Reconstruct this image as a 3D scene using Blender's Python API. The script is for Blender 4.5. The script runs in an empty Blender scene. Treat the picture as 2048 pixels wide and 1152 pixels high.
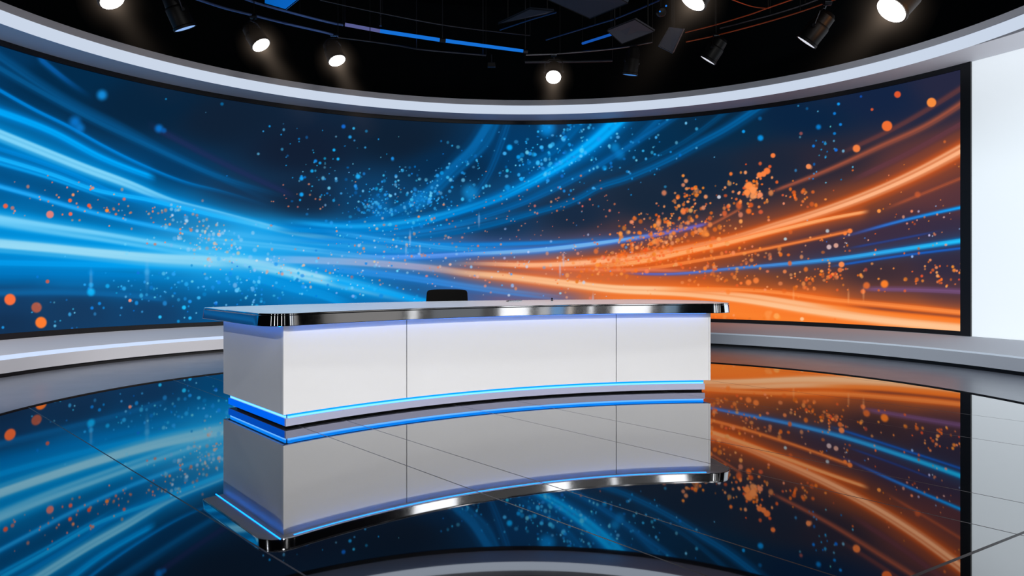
import bpy, bmesh, math, random
import numpy as np
from mathutils import Vector, Matrix

random.seed(7)
RNG = np.random.default_rng(11)
scn = bpy.context.scene
col = scn.collection
scn.view_settings.view_transform = 'Standard'
scn.view_settings.look = 'None'

CAM = 1.35            # camera height (m)
FPX = 1365.0          # focal length in pixels of a 2048 wide frame
HZ = 546.0            # horizon row
def world(px, py, Y):
    """point seen at pixel (px,py) at depth Y"""
    return Vector(((px - 1024) * Y / FPX, Y, CAM - (py - HZ) * Y / FPX))

# ------------------------------------------------------------------ materials
def s2l(c):
    c = np.asarray(c, float) / 255.0
    return np.where(c <= 0.04045, c / 12.92, ((c + 0.055) / 1.055) ** 2.4)

MATS = {}
def new_mat(name):
    m = bpy.data.materials.new(name); m.use_nodes = True
    nt = m.node_tree; nt.nodes.clear()
    out = nt.nodes.new('ShaderNodeOutputMaterial')
    MATS[name] = m
    return m, nt, out

def principled(name, rgb, rough=0.5, metal=0.0, spec=0.5, coat=0.0, noise=0.0, nscale=40.0, bump=0.0, emit=None, estr=0.0, aniso=0.0):
    m, nt, out = new_mat(name)
    b = nt.nodes.new('ShaderNodeBsdfPrincipled')
    b.inputs['Base Color'].default_value = (*s2l(rgb), 1)
    b.inputs['Roughness'].default_value = rough
    b.inputs['Metallic'].default_value = metal
    b.inputs['Specular IOR Level'].default_value = spec
    b.inputs['Coat Weight'].default_value = coat
    b.inputs['Coat Roughness'].default_value = 0.08
    if emit is not None:
        b.inputs['Emission Color'].default_value = (*s2l(emit), 1)
        b.inputs['Emission Strength'].default_value = estr
    if noise or bump:
        tc = nt.nodes.new('ShaderNodeTexCoord')
        n = nt.nodes.new('ShaderNodeTexNoise'); n.inputs['Scale'].default_value = nscale; n.inputs['Detail'].default_value = 4
        nt.links.new(tc.outputs['Object'], n.inputs['Vector'])
        if noise:
            mr = nt.nodes.new('ShaderNodeMapRange')
            mr.inputs['To Min'].default_value = max(0.0, rough - noise); mr.inputs['To Max'].default_value = rough + noise
            nt.links.new(n.outputs['Fac'], mr.inputs['Value']); nt.links.new(mr.outputs['Result'], b.inputs['Roughness'])
        if bump:
            bp = nt.nodes.new('ShaderNodeBump'); bp.inputs['Strength'].default_value = bump; bp.inputs['Distance'].default_value = 0.002
            nt.links.new(n.outputs['Fac'], bp.inputs['Height']); nt.links.new(bp.outputs['Normal'], b.inputs['Normal'])
    nt.links.new(b.outputs['BSDF'], out.inputs['Surface'])
    return m

def emission(name, rgb, strength=1.0):
    m, nt, out = new_mat(name)
    e = nt.nodes.new('ShaderNodeEmission')
    e.inputs['Color'].default_value = (*s2l(rgb), 1); e.inputs['Strength'].default_value = strength
    nt.links.new(e.outputs['Emission'], out.inputs['Surface'])
    return m

principled('white_lacquer', (228, 228, 230), 0.32, noise=0.03, nscale=8)
principled('white_top', (232, 234, 238), 0.22, noise=0.03, nscale=8)
principled('chrome', (236, 238, 242), 0.045, metal=1.0, noise=0.015, nscale=30)
principled('black_gap', (6, 6, 8), 0.6)
principled('black_bezel', (9, 9, 10), 0.45, noise=0.05)
principled('black_drape', (5, 9, 12), 0.95, noise=0.04, nscale=3, spec=0.1)
principled('black_paint', (9, 9, 10), 0.5, noise=0.08, spec=0.25)
principled('dark_metal', (70, 72, 78), 0.35, metal=1.0, noise=0.1)
principled('pipe_metal', (120, 122, 128), 0.34, metal=1.0, noise=0.1)
principled('plaster_white', (214, 214, 220), 0.55, noise=0.05, nscale=5)
principled('fascia_grey', (226, 225, 230), 0.6, noise=0.05, nscale=5)
principled('plinth_grey', (186, 186, 192), 0.75, noise=0.05, nscale=5, spec=0.1)
principled('edge_pale', (232, 236, 244), 0.5)
principled('lip_grey', (104, 104, 112), 0.7)
principled('kick_dark', (40, 40, 42), 0.6)
principled('border_grey', (104, 107, 117), 0.31, noise=0.05, nscale=2.5, spec=0.6)
principled('black_fabric', (11, 10, 9), 0.9, spec=0.15, bump=0.6, nscale=300)
principled('chair_plastic', (14, 14, 15), 0.4, noise=0.05)
principled('steel', (190, 192, 196), 0.2, metal=1.0, noise=0.05)
principled('panel_grey', (78, 76, 84), 0.7, noise=0.05)
principled('pipe_orange_sheen', (176, 70, 24), 0.4, noise=0.1)  # orange light on the pipes painted into their base colour
principled('pipe_blue_sheen', (12, 56, 112), 0.4, noise=0.1)  # tint imitates blue light falling on these pipes
principled('track_blue_sheen', (84, 108, 158), 0.38, metal=0.7, noise=0.1)  # blue light on the grey track put into its colour
principled('base_lacquer', (178, 180, 206), 0.3, noise=0.03, nscale=8)
emission('base_blue_spill', (0, 104, 250), 0.95)
emission('tube_dim', (22, 84, 176), 0.9)
principled('panel_dark', (30, 40, 56), 0.7, noise=0.05)
principled('flag_blue_glow', (6, 96, 176), 0.6, noise=0.05, emit=(0, 92, 168), estr=0.75)  # flag is no lamp; its blue light is put in as emission
emission('tube_blue', (22, 112, 214), 1.0)
emission('tube_soft', (92, 96, 150), 0.9)
emission('fascia_light', (202, 214, 232), 1.0)
emission('strip_white', (205, 222, 252), 1.05)
emission('lens_hot', (255, 250, 242), 9.0)
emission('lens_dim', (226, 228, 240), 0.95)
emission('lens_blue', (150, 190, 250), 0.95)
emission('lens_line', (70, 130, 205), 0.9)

# lit wall panel: translucent acrylic over a light box
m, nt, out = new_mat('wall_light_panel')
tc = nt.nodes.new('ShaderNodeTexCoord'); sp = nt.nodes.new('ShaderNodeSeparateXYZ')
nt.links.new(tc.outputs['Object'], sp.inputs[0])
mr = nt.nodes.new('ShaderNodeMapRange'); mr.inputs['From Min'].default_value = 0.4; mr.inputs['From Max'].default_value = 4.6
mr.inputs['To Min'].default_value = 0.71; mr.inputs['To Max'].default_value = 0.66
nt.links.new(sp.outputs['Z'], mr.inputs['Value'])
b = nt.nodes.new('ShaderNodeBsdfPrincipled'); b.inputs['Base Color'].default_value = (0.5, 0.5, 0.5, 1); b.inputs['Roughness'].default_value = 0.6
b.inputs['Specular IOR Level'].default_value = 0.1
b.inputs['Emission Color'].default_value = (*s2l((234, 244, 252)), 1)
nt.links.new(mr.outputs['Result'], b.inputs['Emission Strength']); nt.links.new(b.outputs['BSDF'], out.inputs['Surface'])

# screen: emission from the picture stored on the panel
m, nt, out = new_mat('screen_picture')
at = nt.nodes.new('ShaderNodeAttribute'); at.attribute_name = 'picture'
e = nt.nodes.new('ShaderNodeEmission'); nt.links.new(at.outputs['Color'], e.inputs['Color']); e.inputs['Strength'].default_value = 1.0
nt.links.new(e.outputs['Emission'], out.inputs['Surface'])
m.cycles.emission_sampling = 'NONE'

# desk LED strip, brighter core
def led_mat(name, edge, core, strength, z0, z1):
    m, nt, out = new_mat(name)
    tc = nt.nodes.new('ShaderNodeTexCoord'); sp = nt.nodes.new('ShaderNodeSeparateXYZ')
    nt.links.new(tc.outputs['Object'], sp.inputs[0])
    mr = nt.nodes.new('ShaderNodeMapRange'); mr.inputs['From Min'].default_value = z0; mr.inputs['From Max'].default_value = z1
    nt.links.new(sp.outputs['Z'], mr.inputs['Value'])
    cr = nt.nodes.new('ShaderNodeValToRGB')
    els = cr.color_ramp.elements
    els[0].position = 0.0; els[0].color = (.22, .62, 1.7, 1)
    els[1].position = 0.52; els[1].color = (*edge, 1)
    for pos in (0.12, 0.30):
        el = els.new(pos); el.color = (*core, 1)
    nt.links.new(mr.outputs['Result'], cr.inputs['Fac'])
    e = nt.nodes.new('ShaderNodeEmission'); e.inputs['Strength'].default_value = strength
    nt.links.new(cr.outputs['Color'], e.inputs['Color']); nt.links.new(e.outputs['Emission'], out.inputs['Surface'])
    return m
led_mat('led_cyan', (.004, .43, 1.75), (.30, 1.0, 2.6), 1.0, 0.086, 0.131)
emission('led_under', (8, 124, 255), 11.0)

# polished black floor with tile joints
m, nt, out = new_mat('floor_gloss')
geo = nt.nodes.new('ShaderNodeNewGeometry'); sep = nt.nodes.new('ShaderNodeSeparateXYZ')
nt.links.new(geo.outputs['Position'], sep.inputs[0])
def mathn(op, a, bb=None, c=None):
    n = nt.nodes.new('ShaderNodeMath'); n.operation = op
    for i, v in enumerate((a, bb, c)):
        if v is None: continue
        if hasattr(v, 'links'): nt.links.new(v, n.inputs[i])
        else: n.inputs[i].default_value = v
    return n.outputs[0]
def proj(nx, ny):
    return mathn('ADD', mathn('MULTIPLY', sep.outputs['X'], nx), mathn('MULTIPLY', sep.outputs['Y'], ny))
s1 = proj(0.735, 0.678)
s2 = proj(-0.505, 0.863)
joint = mathn('COMPARE', proj(0.696, 0.718), 1.543, 0.0052)
for o in (-1.7, -0.25, 2.70, 3.12, 4.31, 4.92, 6.55, 7.62, 9.1, 10.6):
    d = mathn('COMPARE', s1, o, 0.0052)
    joint = mathn('MAXIMUM', joint, d)
for o in (1.72,):
    joint = mathn('MAXIMUM', joint, mathn('COMPARE', s2, o, 0.009))
fr = nt.nodes.new('ShaderNodeFresnel'); fr.inputs['IOR'].default_value = 1.5
fac = mathn('ADD', mathn('MULTIPLY', fr.outputs[0], 0.75), 0.27)
gl = nt.nodes.new('ShaderNodeBsdfGlossy'); gl.inputs['Color'].default_value = (1, 1, 1, 1)
nz = nt.nodes.new('ShaderNodeTexNoise'); nz.inputs['Scale'].default_value = 1.3; nz.inputs['Detail'].default_value = 3
nt.links.new(geo.outputs['Position'], nz.inputs['Vector'])
gr = nt.nodes.new('ShaderNodeMapRange'); gr.inputs['To Min'].default_value = 0.008; gr.inputs['To Max'].default_value = 0.03
nt.links.new(nz.outputs['Fac'], gr.inputs['Value']); nt.links.new(gr.outputs['Result'], gl.inputs['Roughness'])
df = nt.nodes.new('ShaderNodeBsdfDiffuse'); df.inputs['Color'].default_value = (0.003, 0.003, 0.004, 1)
mx = nt.nodes.new('ShaderNodeMixShader'); nt.links.new(fac, mx.inputs[0]); nt.links.new(df.outputs[0], mx.inputs[1]); nt.links.new(gl.outputs[0], mx.inputs[2])
jd = nt.nodes.new('ShaderNodeBsdfPrincipled'); jd.inputs['Base Color'].default_value = (0.03, 0.03, 0.032, 1); jd.inputs['Roughness'].default_value = 0.4
mx2 = nt.nodes.new('ShaderNodeMixShader'); nt.links.new(joint, mx2.inputs[0]); nt.links.new(mx.outputs[0], mx2.inputs[1]); nt.links.new(jd.outputs[0], mx2.inputs[2])
nt.links.new(mx2.outputs[0], out.inputs['Surface'])

# lit haze and lens bloom put in as emission volume, local +Z is the beam axis
def haze_mat(name, rgb, beam, halo, r0, spread, reach, halo_r):
    m, nt, out = new_mat(name)
    tc = nt.nodes.new('ShaderNodeTexCoord'); sp = nt.nodes.new('ShaderNodeSeparateXYZ')
    nt.links.new(tc.outputs['Object'], sp.inputs[0])
    def M(op, a, b2=None):
        n = nt.nodes.new('ShaderNodeMath'); n.operation = op
        for i, v in enumerate((a, b2)):
            if v is None: continue
            if hasattr(v, 'links'): nt.links.new(v, n.inputs[i])
            else: n.inputs[i].default_value = v
        return n.outputs[0]
    x, y, z = sp.outputs
    rr = M('ADD', M('MULTIPLY', x, x), M('MULTIPLY', y, y))
    zp = M('MAXIMUM', z, 0.0)
    rad = M('ADD', M('MULTIPLY', zp, spread), r0)
    g = M('EXPONENT', M('MULTIPLY', M('DIVIDE', rr, M('MULTIPLY', rad, rad)), -1.6))
    fall = M('EXPONENT', M('MULTIPLY', zp, -1.0 / reach))
    front = M('GREATER_THAN', z, 0.0)
    bm_ = M('MULTIPLY', M('MULTIPLY', g, fall), M('MULTIPLY', front, beam))
    d2 = M('ADD', rr, M('MULTIPLY', z, z))
    hl = M('MULTIPLY', M('EXPONENT', M('MULTIPLY', M('SQRT', d2), -1.0 / halo_r)), halo)
    tot = M('ADD', bm_, hl)
    e = nt.nodes.new('ShaderNodeEmission'); e.inputs['Color'].default_value = (*s2l(rgb), 1)
    nt.links.new(tot, e.inputs['Strength']); nt.links.new(e.outputs[0], out.inputs['Volume'])
    m.cycles.volume_step_rate = 0.4
    return m

# ------------------------------------------------------------------ helpers
def mesh_obj(name, verts, faces, mat, parent=None, smooth=False, angle=None):
    me = bpy.data.meshes.new(name)
    me.from_pydata([tuple(v) for v in verts], [], [tuple(f) for f in faces]); me.validate(); me.update()
    o = bpy.data.objects.new(name, me); col.objects.link(o)
    if mat: me.materials.append(MATS[mat] if isinstance(mat, str) else mat)
    if smooth:
        for p in me.polygons: p.use_smooth = True
        if angle is not None: me.set_sharp_from_angle(angle=math.radians(angle))
    if parent: o.parent = parent
    return o
class MB:
    """collects shapes of ONE part"""
    def __init__(s): s.v = []; s.f = []
    def add(s, verts, faces):
        k = len(s.v); s.v += [Vector(v) for v in verts]; s.f += [tuple(i + k for i in f) for f in faces]
        return s
    def box(s, c, size, mat=None):
        hx, hy, hz = [q / 2 for q in size]
        vs = [Vector((x, y, z)) for x in (-hx, hx) for y in (-hy, hy) for z in (-hz, hz)]
        if mat: vs = [mat @ v for v in vs]
        vs = [v + Vector(c) for v in vs]
        return s.add(vs, [(0, 1, 3, 2), (4, 6, 7, 5), (0, 4, 5, 1), (2, 3, 7, 6), (0, 2, 6, 4), (1, 5, 7, 3)])
    def tube(s, pts, r, n=10, cap=True):
        pts = [Vector(p) for p in pts]; rs = r if isinstance(r, (list, tuple)) else [r] * len(pts)
        rings = []; up = Vector((0, 0, 1)); prev = None
        for i, p in enumerate(pts):
            t = (pts[min(i + 1, len(pts) - 1)] - pts[max(i - 1, 0)]).normalized()
            a = prev if prev is not None else (up if abs(t.z) < 0.9 else Vector((1, 0, 0)))
            a = (a - t * a.dot(t)).normalized(); prev = a; b2 = t.cross(a)
            rings.append([p + (a * math.cos(q) + b2 * math.sin(q)) * rs[i] for q in [2 * math.pi * k / n for k in range(n)]])
        vs = [v for rg in rings for v in rg]; fs = []
        for i in range(len(pts) - 1):
            for k in range(n):
                fs.append((i * n + k, i * n + (k + 1) % n, (i + 1) * n + (k + 1) % n, (i + 1) * n + k))
        if cap: fs += [tuple(range(n - 1, -1, -1)), tuple((len(pts) - 1) * n + k for k in range(n))]
        return s.add(vs, fs)
    def lathe(s, prof, n=28, close=True):
        """prof list of (r,z) about local Z"""
        vs = []; fs = []
        for r, z in prof:
            vs += [Vector((r * math.cos(2 * math.pi * k / n), r * math.sin(2 * math.pi * k / n), z)) for k in range(n)]
        for i in range(len(prof) - 1):
            for k in range(n):
                fs.append((i * n + k, i * n + (k + 1) % n, (i + 1) * n + (k + 1) % n, (i + 1) * n + k))
        if close: fs += [tuple(range(n - 1, -1, -1)), tuple((len(prof) - 1) * n + k for k in range(n))]
        return s.add(vs, fs)
    def move(s, M):
        s.v = [M @ v for v in s.v]; return s
    def build(s, name, mat, parent=None, smooth=True, angle=35, bevel=0.0):
        o = mesh_obj(name, s.v, s.f, mat, parent, smooth, angle)
        bm = bmesh.new(); bm.from_mesh(o.data); bmesh.ops.recalc_face_normals(bm, faces=bm.faces); bm.to_mesh(o.data); bm.free()
        if bevel:
            md = o.modifiers.new('bevel', 'BEVEL'); md.width = bevel; md.segments = 3; md.limit_method = 'ANGLE'
        return o
def tag(o, label=None, cat=None, group=None, kind=None):
    if label: o['label'] = label
    if cat: o['category'] = cat
    if group: o['group'] = group
    if kind: o['kind'] = kind
    return o
def thing(name, loc, label, cat, group=None):
    o = bpy.data.objects.new(name, None); col.objects.link(o); o.location = loc; o.empty_display_size = 0.1
    return tag(o, label, cat, group)
def struct(o): o['kind'] = 'structure'; return o
def local(parent, MBo):
    """world-space MB moved into the parent's frame (parent has translation only)"""
    l = parent.location
    MBo.v = [v - l for v in MBo.v]; return MBo
def loft(rows, name, mat, parent=None, smooth=True, angle=30, flip=False):
    n = len(rows[0]); vs = [v for r in rows for v in r]; fs = []
    for i in range(len(rows) - 1):
        for k in range(n - 1):
            q = (i * n + k, i * n + k + 1, (i + 1) * n + k + 1, (i + 1) * n + k)
            fs.append(q[::-1] if flip else q)
    return mesh_obj(name, vs, fs, mat, parent, smooth, angle)

# ------------------------------------------------------------------ stage curves (plan view)
CX, CY = 0.15, 7.5
def rail_fit(xs, p, deg=5):
    xs = np.array(xs, float); p = np.array(p, float)
    X = (xs - 1024) * CAM / p; Y = FPX * CAM / p
    th = np.arctan2(Y - CY, X - CX); th = np.where(th < -math.pi / 2, th + 2 * math.pi, th); r = np.hypot(X - CX, Y - CY)
    t0, t1 = th.max(), th.min()
    tm = (t0 + t1) / 2; ts = (t0 - t1) / 2
    co = np.polyfit((th - tm) / ts, r, deg)
    return lambda t: np.polyval(co, (np.asarray(t) - tm) / ts), t0, t1
NV, NE = 150, 14
def rail_points(fit, off=0.0, extl=4.0, extr=4.0, nv=NV):
    fn, t0, t1 = fit
    th = np.linspace(t0, t1, nv); r = fn(th) + off
    P = np.c_[CX + r * np.cos(th), CY + r * np.sin(th)]
    dl = P[0] - P[2]; dl /= np.linalg.norm(dl); dr = P[-1] - P[-3]; dr /= np.linalg.norm(dr)
    L = [P[0] + dl * extl * k / NE for k in range(NE, 0, -1)]
    R = [P[-1] + dr * extr * k / NE for k in range(1, NE + 1)]
    return np.array(L + list(P) + R)
def at(P, h):
    h = np.broadcast_to(np.asarray(h, float), (len(P),))
    return [Vector((P[i, 0], P[i, 1], h[i])) for i in range(len(P))]
xs_ = [0,200,300,400,500,600,700,800,950,1050,1150,1300,1400,1500,1600,1700,1800,1848,1925]
T5 = [92.5,147,170.8,190.2,207,221.5,232.5,240,248,249.5,247.5,241,233,222,205.5,188,168,157,139.5]
T3 = [46.5,112,138.6,159.9,180,196.6,209.5,219,227,228,227.5,219,209,196,179.5,158.4,134.3,121.5,98]
x5_ = [0,120,240,340,444,1425,1650,1848,1925,2048]
P5 = [755,739,723.5,713,704.5,692.5,707.5,727,735.5,752]
P6 = [826.6,799,773,758.5,745,724.5,744,769.5,782,805]
RING_H = 0.012
F_screen = rail_fit(xs_, (HZ - np.array(T5)) / 2.38)
F_fascia = rail_fit(xs_ + [2048], (HZ - np.array(T3 + [55])) / 2.44)
kk = 1 - RING_H / CAM
F_plinth = rail_fit(x5_, (np.array(P5) - HZ) / kk, 4)
F_ring = rail_fit(x5_, (np.array(P6) - HZ) / kk, 4)
H_TOP = 3.38 * CAM; H_SOF = 3.44 * CAM; H_F2 = (1 + 2.575) * CAM; H_F1 = (1 + 2.66) * CAM
scr = rail_points(F_screen)                         # screen face line
# straight continuation on the right follows the white wall
dirw = np.array([0.44, -0.90]); dirw /= np.linalg.norm(dirw)
for k in range(NE): scr[NE + NV + k] = scr[NE + NV - 1] + dirw * 4.5 * (k + 1) / NE
def normals(P):
    t = np.gradient(P, axis=0); t /= np.linalg.norm(t, axis=1)[:, None]
    n = np.c_[t[:, 1], -t[:, 0]]                    # to the inside of the stage
    c = np.array([CX, 5.0]) - P
    n[(n * c).sum(1) < 0] *= -1
    return n
scrN = normals(scr)
def hb(X, tab):
    return np.interp(X, [-7.3, -6.5, -5.5, 0, 4.1, 5.7, 7.2], tab) * CAM
HB1 = hb(scr[:, 0], [.362, .350, .338, .325, .312, .320, .318])
HB2 = hb(scr[:, 0], [.299, .293, .284, .270, .263, .264, .268])
iL, iR = 0, NE + NV                                  # screen spans ext-left .. end of the fitted part

# ------------------------------------------------------------------ room shell
fl = MB(); fl.add([(-16, -14, 0), (16, -14, 0), (16, 17, 0), (-16, 17, 0)], [(0, 1, 2, 3)])
struct(fl.build('floor', 'floor_gloss', smooth=False))
ce = MB(); ce.box((0, 1.5, 7.26), (32, 31, 0.12)); struct(ce.build('ceiling', 'black_drape', smooth=False))
out_ = scr - scrN * 0.25
struct(loft([at(out_, 0.0), at(out_, 7.2)], 'wall_back', 'black_drape'))
# white wall right of the screen, its foot and head
W0 = NE + NV - 1
wr = scr[W0:] - scrN[W0:] * 0.0
wr = wr.copy()
edge_dir = dirw * 0.155                              # bezel width along the wall
wr[0] = wr[0] + edge_dir
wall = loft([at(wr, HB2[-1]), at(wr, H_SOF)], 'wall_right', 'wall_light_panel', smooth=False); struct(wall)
# cornice
fas = rail_points(F_fascia)
fasN = normals(fas)
struct(loft([at(fas, H_SOF), at(fas, H_F2)], 'trim_1', 'fascia_light'))
fasb = fas - fasN * 0.02
top = fas - fasN * 0.5
struct(loft([at(fas - fasN * 0.004, H_F2), at(fas - fasN * 0.004, H_F1), at(top, H_F1)], 'trim_2', 'fascia_grey', angle=30))
# soffit: from the fascia back to the screen head
n = len(fas)
back = scr - scrN * 0.06
struct(loft([at(fas, H_SOF), at(back, H_SOF + 0.001)], 'trim_3', 'plaster_white'))
# tapering lip under the fascia on the right
iS = NE + int(NV * 0.955)
lip = fas[iS:]; wlip = np.clip((np.arange(len(lip))) / 10.0, 0, 1) * 0.40
dsc = scr[iS:] - lip; dsc /= np.linalg.norm(dsc, axis=1)[:, None]
struct(loft([at(lip, H_SOF - 0.004), at(lip + dsc * wlip[:, None], H_SOF - 0.004)], 'trim_4', 'lip_grey'))

# plinth under the screen
pl = rail_points(F_plinth); plN = normals(pl)
face = pl + plN * 0.07
tp = hb(pl[:, 0], [.229, .222, .215, .205, .196, .196, .196])
base = thing('baseboard_back', (0, 0, 0), 'stepped grey plinth curving below the video wall', 'plinth'); struct(base)
loft([at(pl, 0.0), at(pl, 0.075)], 'toe_kick', 'kick_dark', base)
loft([at(pl, 0.070), at(face, 0.070), at(face, 0.178 * CAM)], 'face_board', 'plinth_grey', base, angle=30)
half = len(face) // 2
ea, eb_ = at(face - plN * 0.002, 0.178 * CAM), at(face - plN * 0.012, tp)
loft([ea[:half + 1], eb_[:half + 1]], 'light_strip', 'strip_white', base)['label'] = 'glowing white strip along the plinth edge'
loft([ea[half:], eb_[half:]], 'edge_trim', 'edge_pale', base)['label'] = 'pale unlit edge of the plinth'
bk = scr + scrN * 0.01
loft([at(face - plN * 0.012, tp), at(bk, HB2)], 'sloping_top', 'plinth_grey', base)
# pale floor border
ri = rail_points(F_ring)
bord = thing('trim_5', (0, 0, 0), 'matt grey floor border curving along the plinth', 'floor border'); struct(bord)
loft([at(ri, RING_H), at(pl - plN * 0.02, RING_H)], 'border_slab', 'border_grey', bord)
loft([at(ri, 0.0), at(ri, RING_H)], 'border_edge', 'black_gap', bord)

# ------------------------------------------------------------------ video wall
vw = thing('video_wall', (0, 0, 0), 'huge curved video wall showing blue and orange light streaks', 'screen')
S0, S1 = scr[iL:iR], None
sx, sn = scr[iL:iR], scrN[iL:iR]
hb1, hb2 = HB1[iL:iR], HB2[iL:iR]
BZ = MB()
def bezel(a, b_, d=0.035):
    """flat strip between heights a,b standing d proud of the screen face"""
    f = sx + sn * d; k = len(BZ.v); m_ = len(sx)
    vs = at(sx, a) + at(f, a) + at(f, b_) + at(sx, b_); fs = []
    for r in range(3):
        for i in range(m_ - 1):
            fs.append((r * m_ + i, r * m_ + i + 1, (r + 1) * m_ + i + 1, (r + 1) * m_ + i))
    BZ.add(vs, fs)
bezel(np.full(len(sx), H_TOP), np.full(len(sx), H_SOF))
bezel(hb2, hb1)
e0 = sx[-1]; e1 = e0 + edge_dir; nn = sn[-1] * 0.035
q = [e0 + nn, e1 + nn, e1, e0]
vs = [Vector((*p_, hh)) for hh in (hb2[-1], H_SOF) for p_ in q]
BZ.add(vs, [(0, 1, 5, 4), (1, 2, 6, 5), (3, 0, 4, 7)])
BZ.build('bezel', 'black_bezel', vw, smooth=False)

# ---- the picture
NR = 440
fn, t0, t1 = F_screen
tt = np.linspace(t0, t1, 1600)
rr_ = fn(tt)
PC = np.c_[CX + rr_ * np.cos(tt), CY + rr_ * np.sin(tt)]
# respace columns evenly as seen across the wall
u = PC[:, 0] / PC[:, 1]
uu = np.linspace(u[0], u[-1], 1500)
PC = np.c_[np.interp(uu, u, PC[:, 0]), np.interp(uu, u, PC[:, 1])]
EXL = np.array([scr[0] + (scr[NE] - scr[0]) * k / 120 for k in range(120)])
PC = np.vstack([EXL, PC]); NC = len(PC)
colx = 1024 + FPX * PC[:, 0] / PC[:, 1]; colp = FPX * CAM / PC[:, 1]
hbot = np.interp(PC[:, 0], sx[::1, 0], hb1)
V = np.linspace(0, 1, NR)[:, None]
Hh = hbot[None, :] * (1 - V) + H_TOP * V
PYy = HZ + colp[None, :] * (1 - Hh / CAM)             # picture rows
PXx = np.repeat(colx[None, :], NR, 0)

bg = [(0,120,(4,52,92)),(120,150,(3,42,74)),(300,210,(8,36,62)),(450,240,(16,33,54)),(600,300,(18,31,52)),(800,280,(15,32,52)),(900,330,(8,44,78)),
      (1050,300,(4,58,104)),(1200,290,(6,58,100)),(1320,280,(6,46,78)),(1450,250,(8,42,70)),(1600,230,(10,36,66)),(1750,190,(20,36,66)),(1900,170,(38,40,64)),
      (0,380,(4,70,120)),(150,370,(6,64,110)),(300,340,(6,56,98)),(0,430,(6,84,140)),(200,430,(10,72,120)),(350,440,(16,84,138)),(480,410,(22,50,82)),(600,400,(20,38,62)),
      (750,400,(14,62,104)),(900,400,(12,62,104)),(1000,440,(20,52,86)),(1150,430,(24,42,66)),(1300,400,(24,40,60)),(1400,350,(20,38,60)),(1550,330,(30,38,56)),
      (1700,400,(82,52,50)),(1850,330,(84,52,56)),(1900,400,(84,52,60)),(1650,330,(44,40,54)),
      (0,545,(4,96,160)),(150,545,(10,104,170)),(0,600,(22,58,98)),(0,650,(20,50,84)),(150,620,(22,58,96)),(300,620,(20,62,104)),(450,610,(10,80,132)),(300,570,(10,92,150)),
      (450,560,(10,120,190)),(560,500,(16,150,222)),(500,480,(14,150,224)),(640,560,(10,120,190)),(700,590,(12,96,158)),(800,570,(30,96,156)),(800,590,(30,92,150)),
      (650,500,(18,150,224)),(780,505,(34,122,192)),(880,515,(56,108,168)),(1000,520,(66,82,130)),(950,560,(62,92,150)),(1050,585,(104,92,130)),(1100,560,(150,100,110)),(1120,600,(104,88,118)),
      (1200,550,(190,98,60)),(1250,600,(200,104,70)),(1300,540,(190,84,34)),(1200,500,(80,60,70)),(1250,480,(70,52,60)),(1380,540,(170,72,30)),(1450,520,(120,62,44)),
      (1550,520,(72,50,56)),(1650,500,(62,48,64)),(1800,470,(60,46,66)),(1900,460,(56,46,68)),(1900,530,(50,44,64)),(1750,550,(58,44,54)),(1600,560,(80,52,50)),(1500,565,(110,60,42)),
      (1900,590,(70,50,64)),(1750,590,(90,56,56)),(1500,625,(232,100,28)),(1650,640,(244,112,30)),(1850,655,(250,126,40)),(1400,625,(224,92,30)),(1350,610,(230,100,40)),(1600,600,(214,96,40))]
B = np.array([[a, b_, *c] for a, b_, c in bg], float)
# blend on a coarse grid then interpolate rows/cols
gx = np.linspace(-200, 2060, 120); gy = np.linspace(60, 720, 70)
GX, GY = np.meshgrid(gx, gy)
wsum = 0; csum = 0
for a in B:
    d2 = ((GX - a[0]) / 62) ** 2 + ((GY - a[1]) / 30) ** 2
    w = 1.0 / (0.35 + d2) ** 2
    wsum = wsum + w; csum = csum + w[..., None] * a[2:]
G = csum / wsum[..., None]
fx = np.clip((PXx - gx[0]) / (gx[1] - gx[0]), 0, len(gx) - 1.001); fy = np.clip((PYy - gy[0]) / (gy[1] - gy[0]), 0, len(gy) - 1.001)
ix = fx.astype(int); iy = fy.astype(int); ax = (fx - ix)[..., None]; ay = (fy - iy)[..., None]
IMG = (G[iy, ix] * (1 - ax) + G[iy, ix + 1] * ax) * (1 - ay) + (G[iy + 1, ix] * (1 - ax) + G[iy + 1, ix + 1] * ax) * ay

def pchip(xk, yk, x):
    xk = np.array(xk, float); yk = np.array(yk, float)
    if len(xk) == 2: return np.interp(x, xk, yk) + np.where(x < xk[0], (x - xk[0]), np.where(x > xk[-1], x - xk[-1], 0)) * (yk[1] - yk[0]) / (xk[1] - xk[0])
    h = np.diff(xk); d = np.diff(yk) / h
    mm = np.zeros(len(xk)); mm[1:-1] = (h[1:] * d[:-1] + h[:-1] * d[1:]) / (h[1:] + h[:-1]); mm[0] = 1.5 * d[0] - 0.5 * mm[1]; mm[-1] = 1.5 * d[-1] - 0.5 * mm[-2]
    i = np.clip(np.searchsorted(xk, x) - 1, 0, len(h) - 1); xx = np.clip(x, xk[0], xk[-1]); t = (xx - xk[i]) / h[i]
    y = (2 * t**3 - 3 * t**2 + 1) * yk[i] + (t**3 - 2 * t**2 + t) * h[i] * mm[i] + (-2 * t**3 + 3 * t**2) * yk[i + 1] + (t**3 - t**2) * h[i] * mm[i + 1]
    return y + np.where(x < xk[0], (x - xk[0]) * mm[0], 0) + np.where(x > xk[-1], (x - xk[-1]) * mm[-1], 0)

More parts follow.
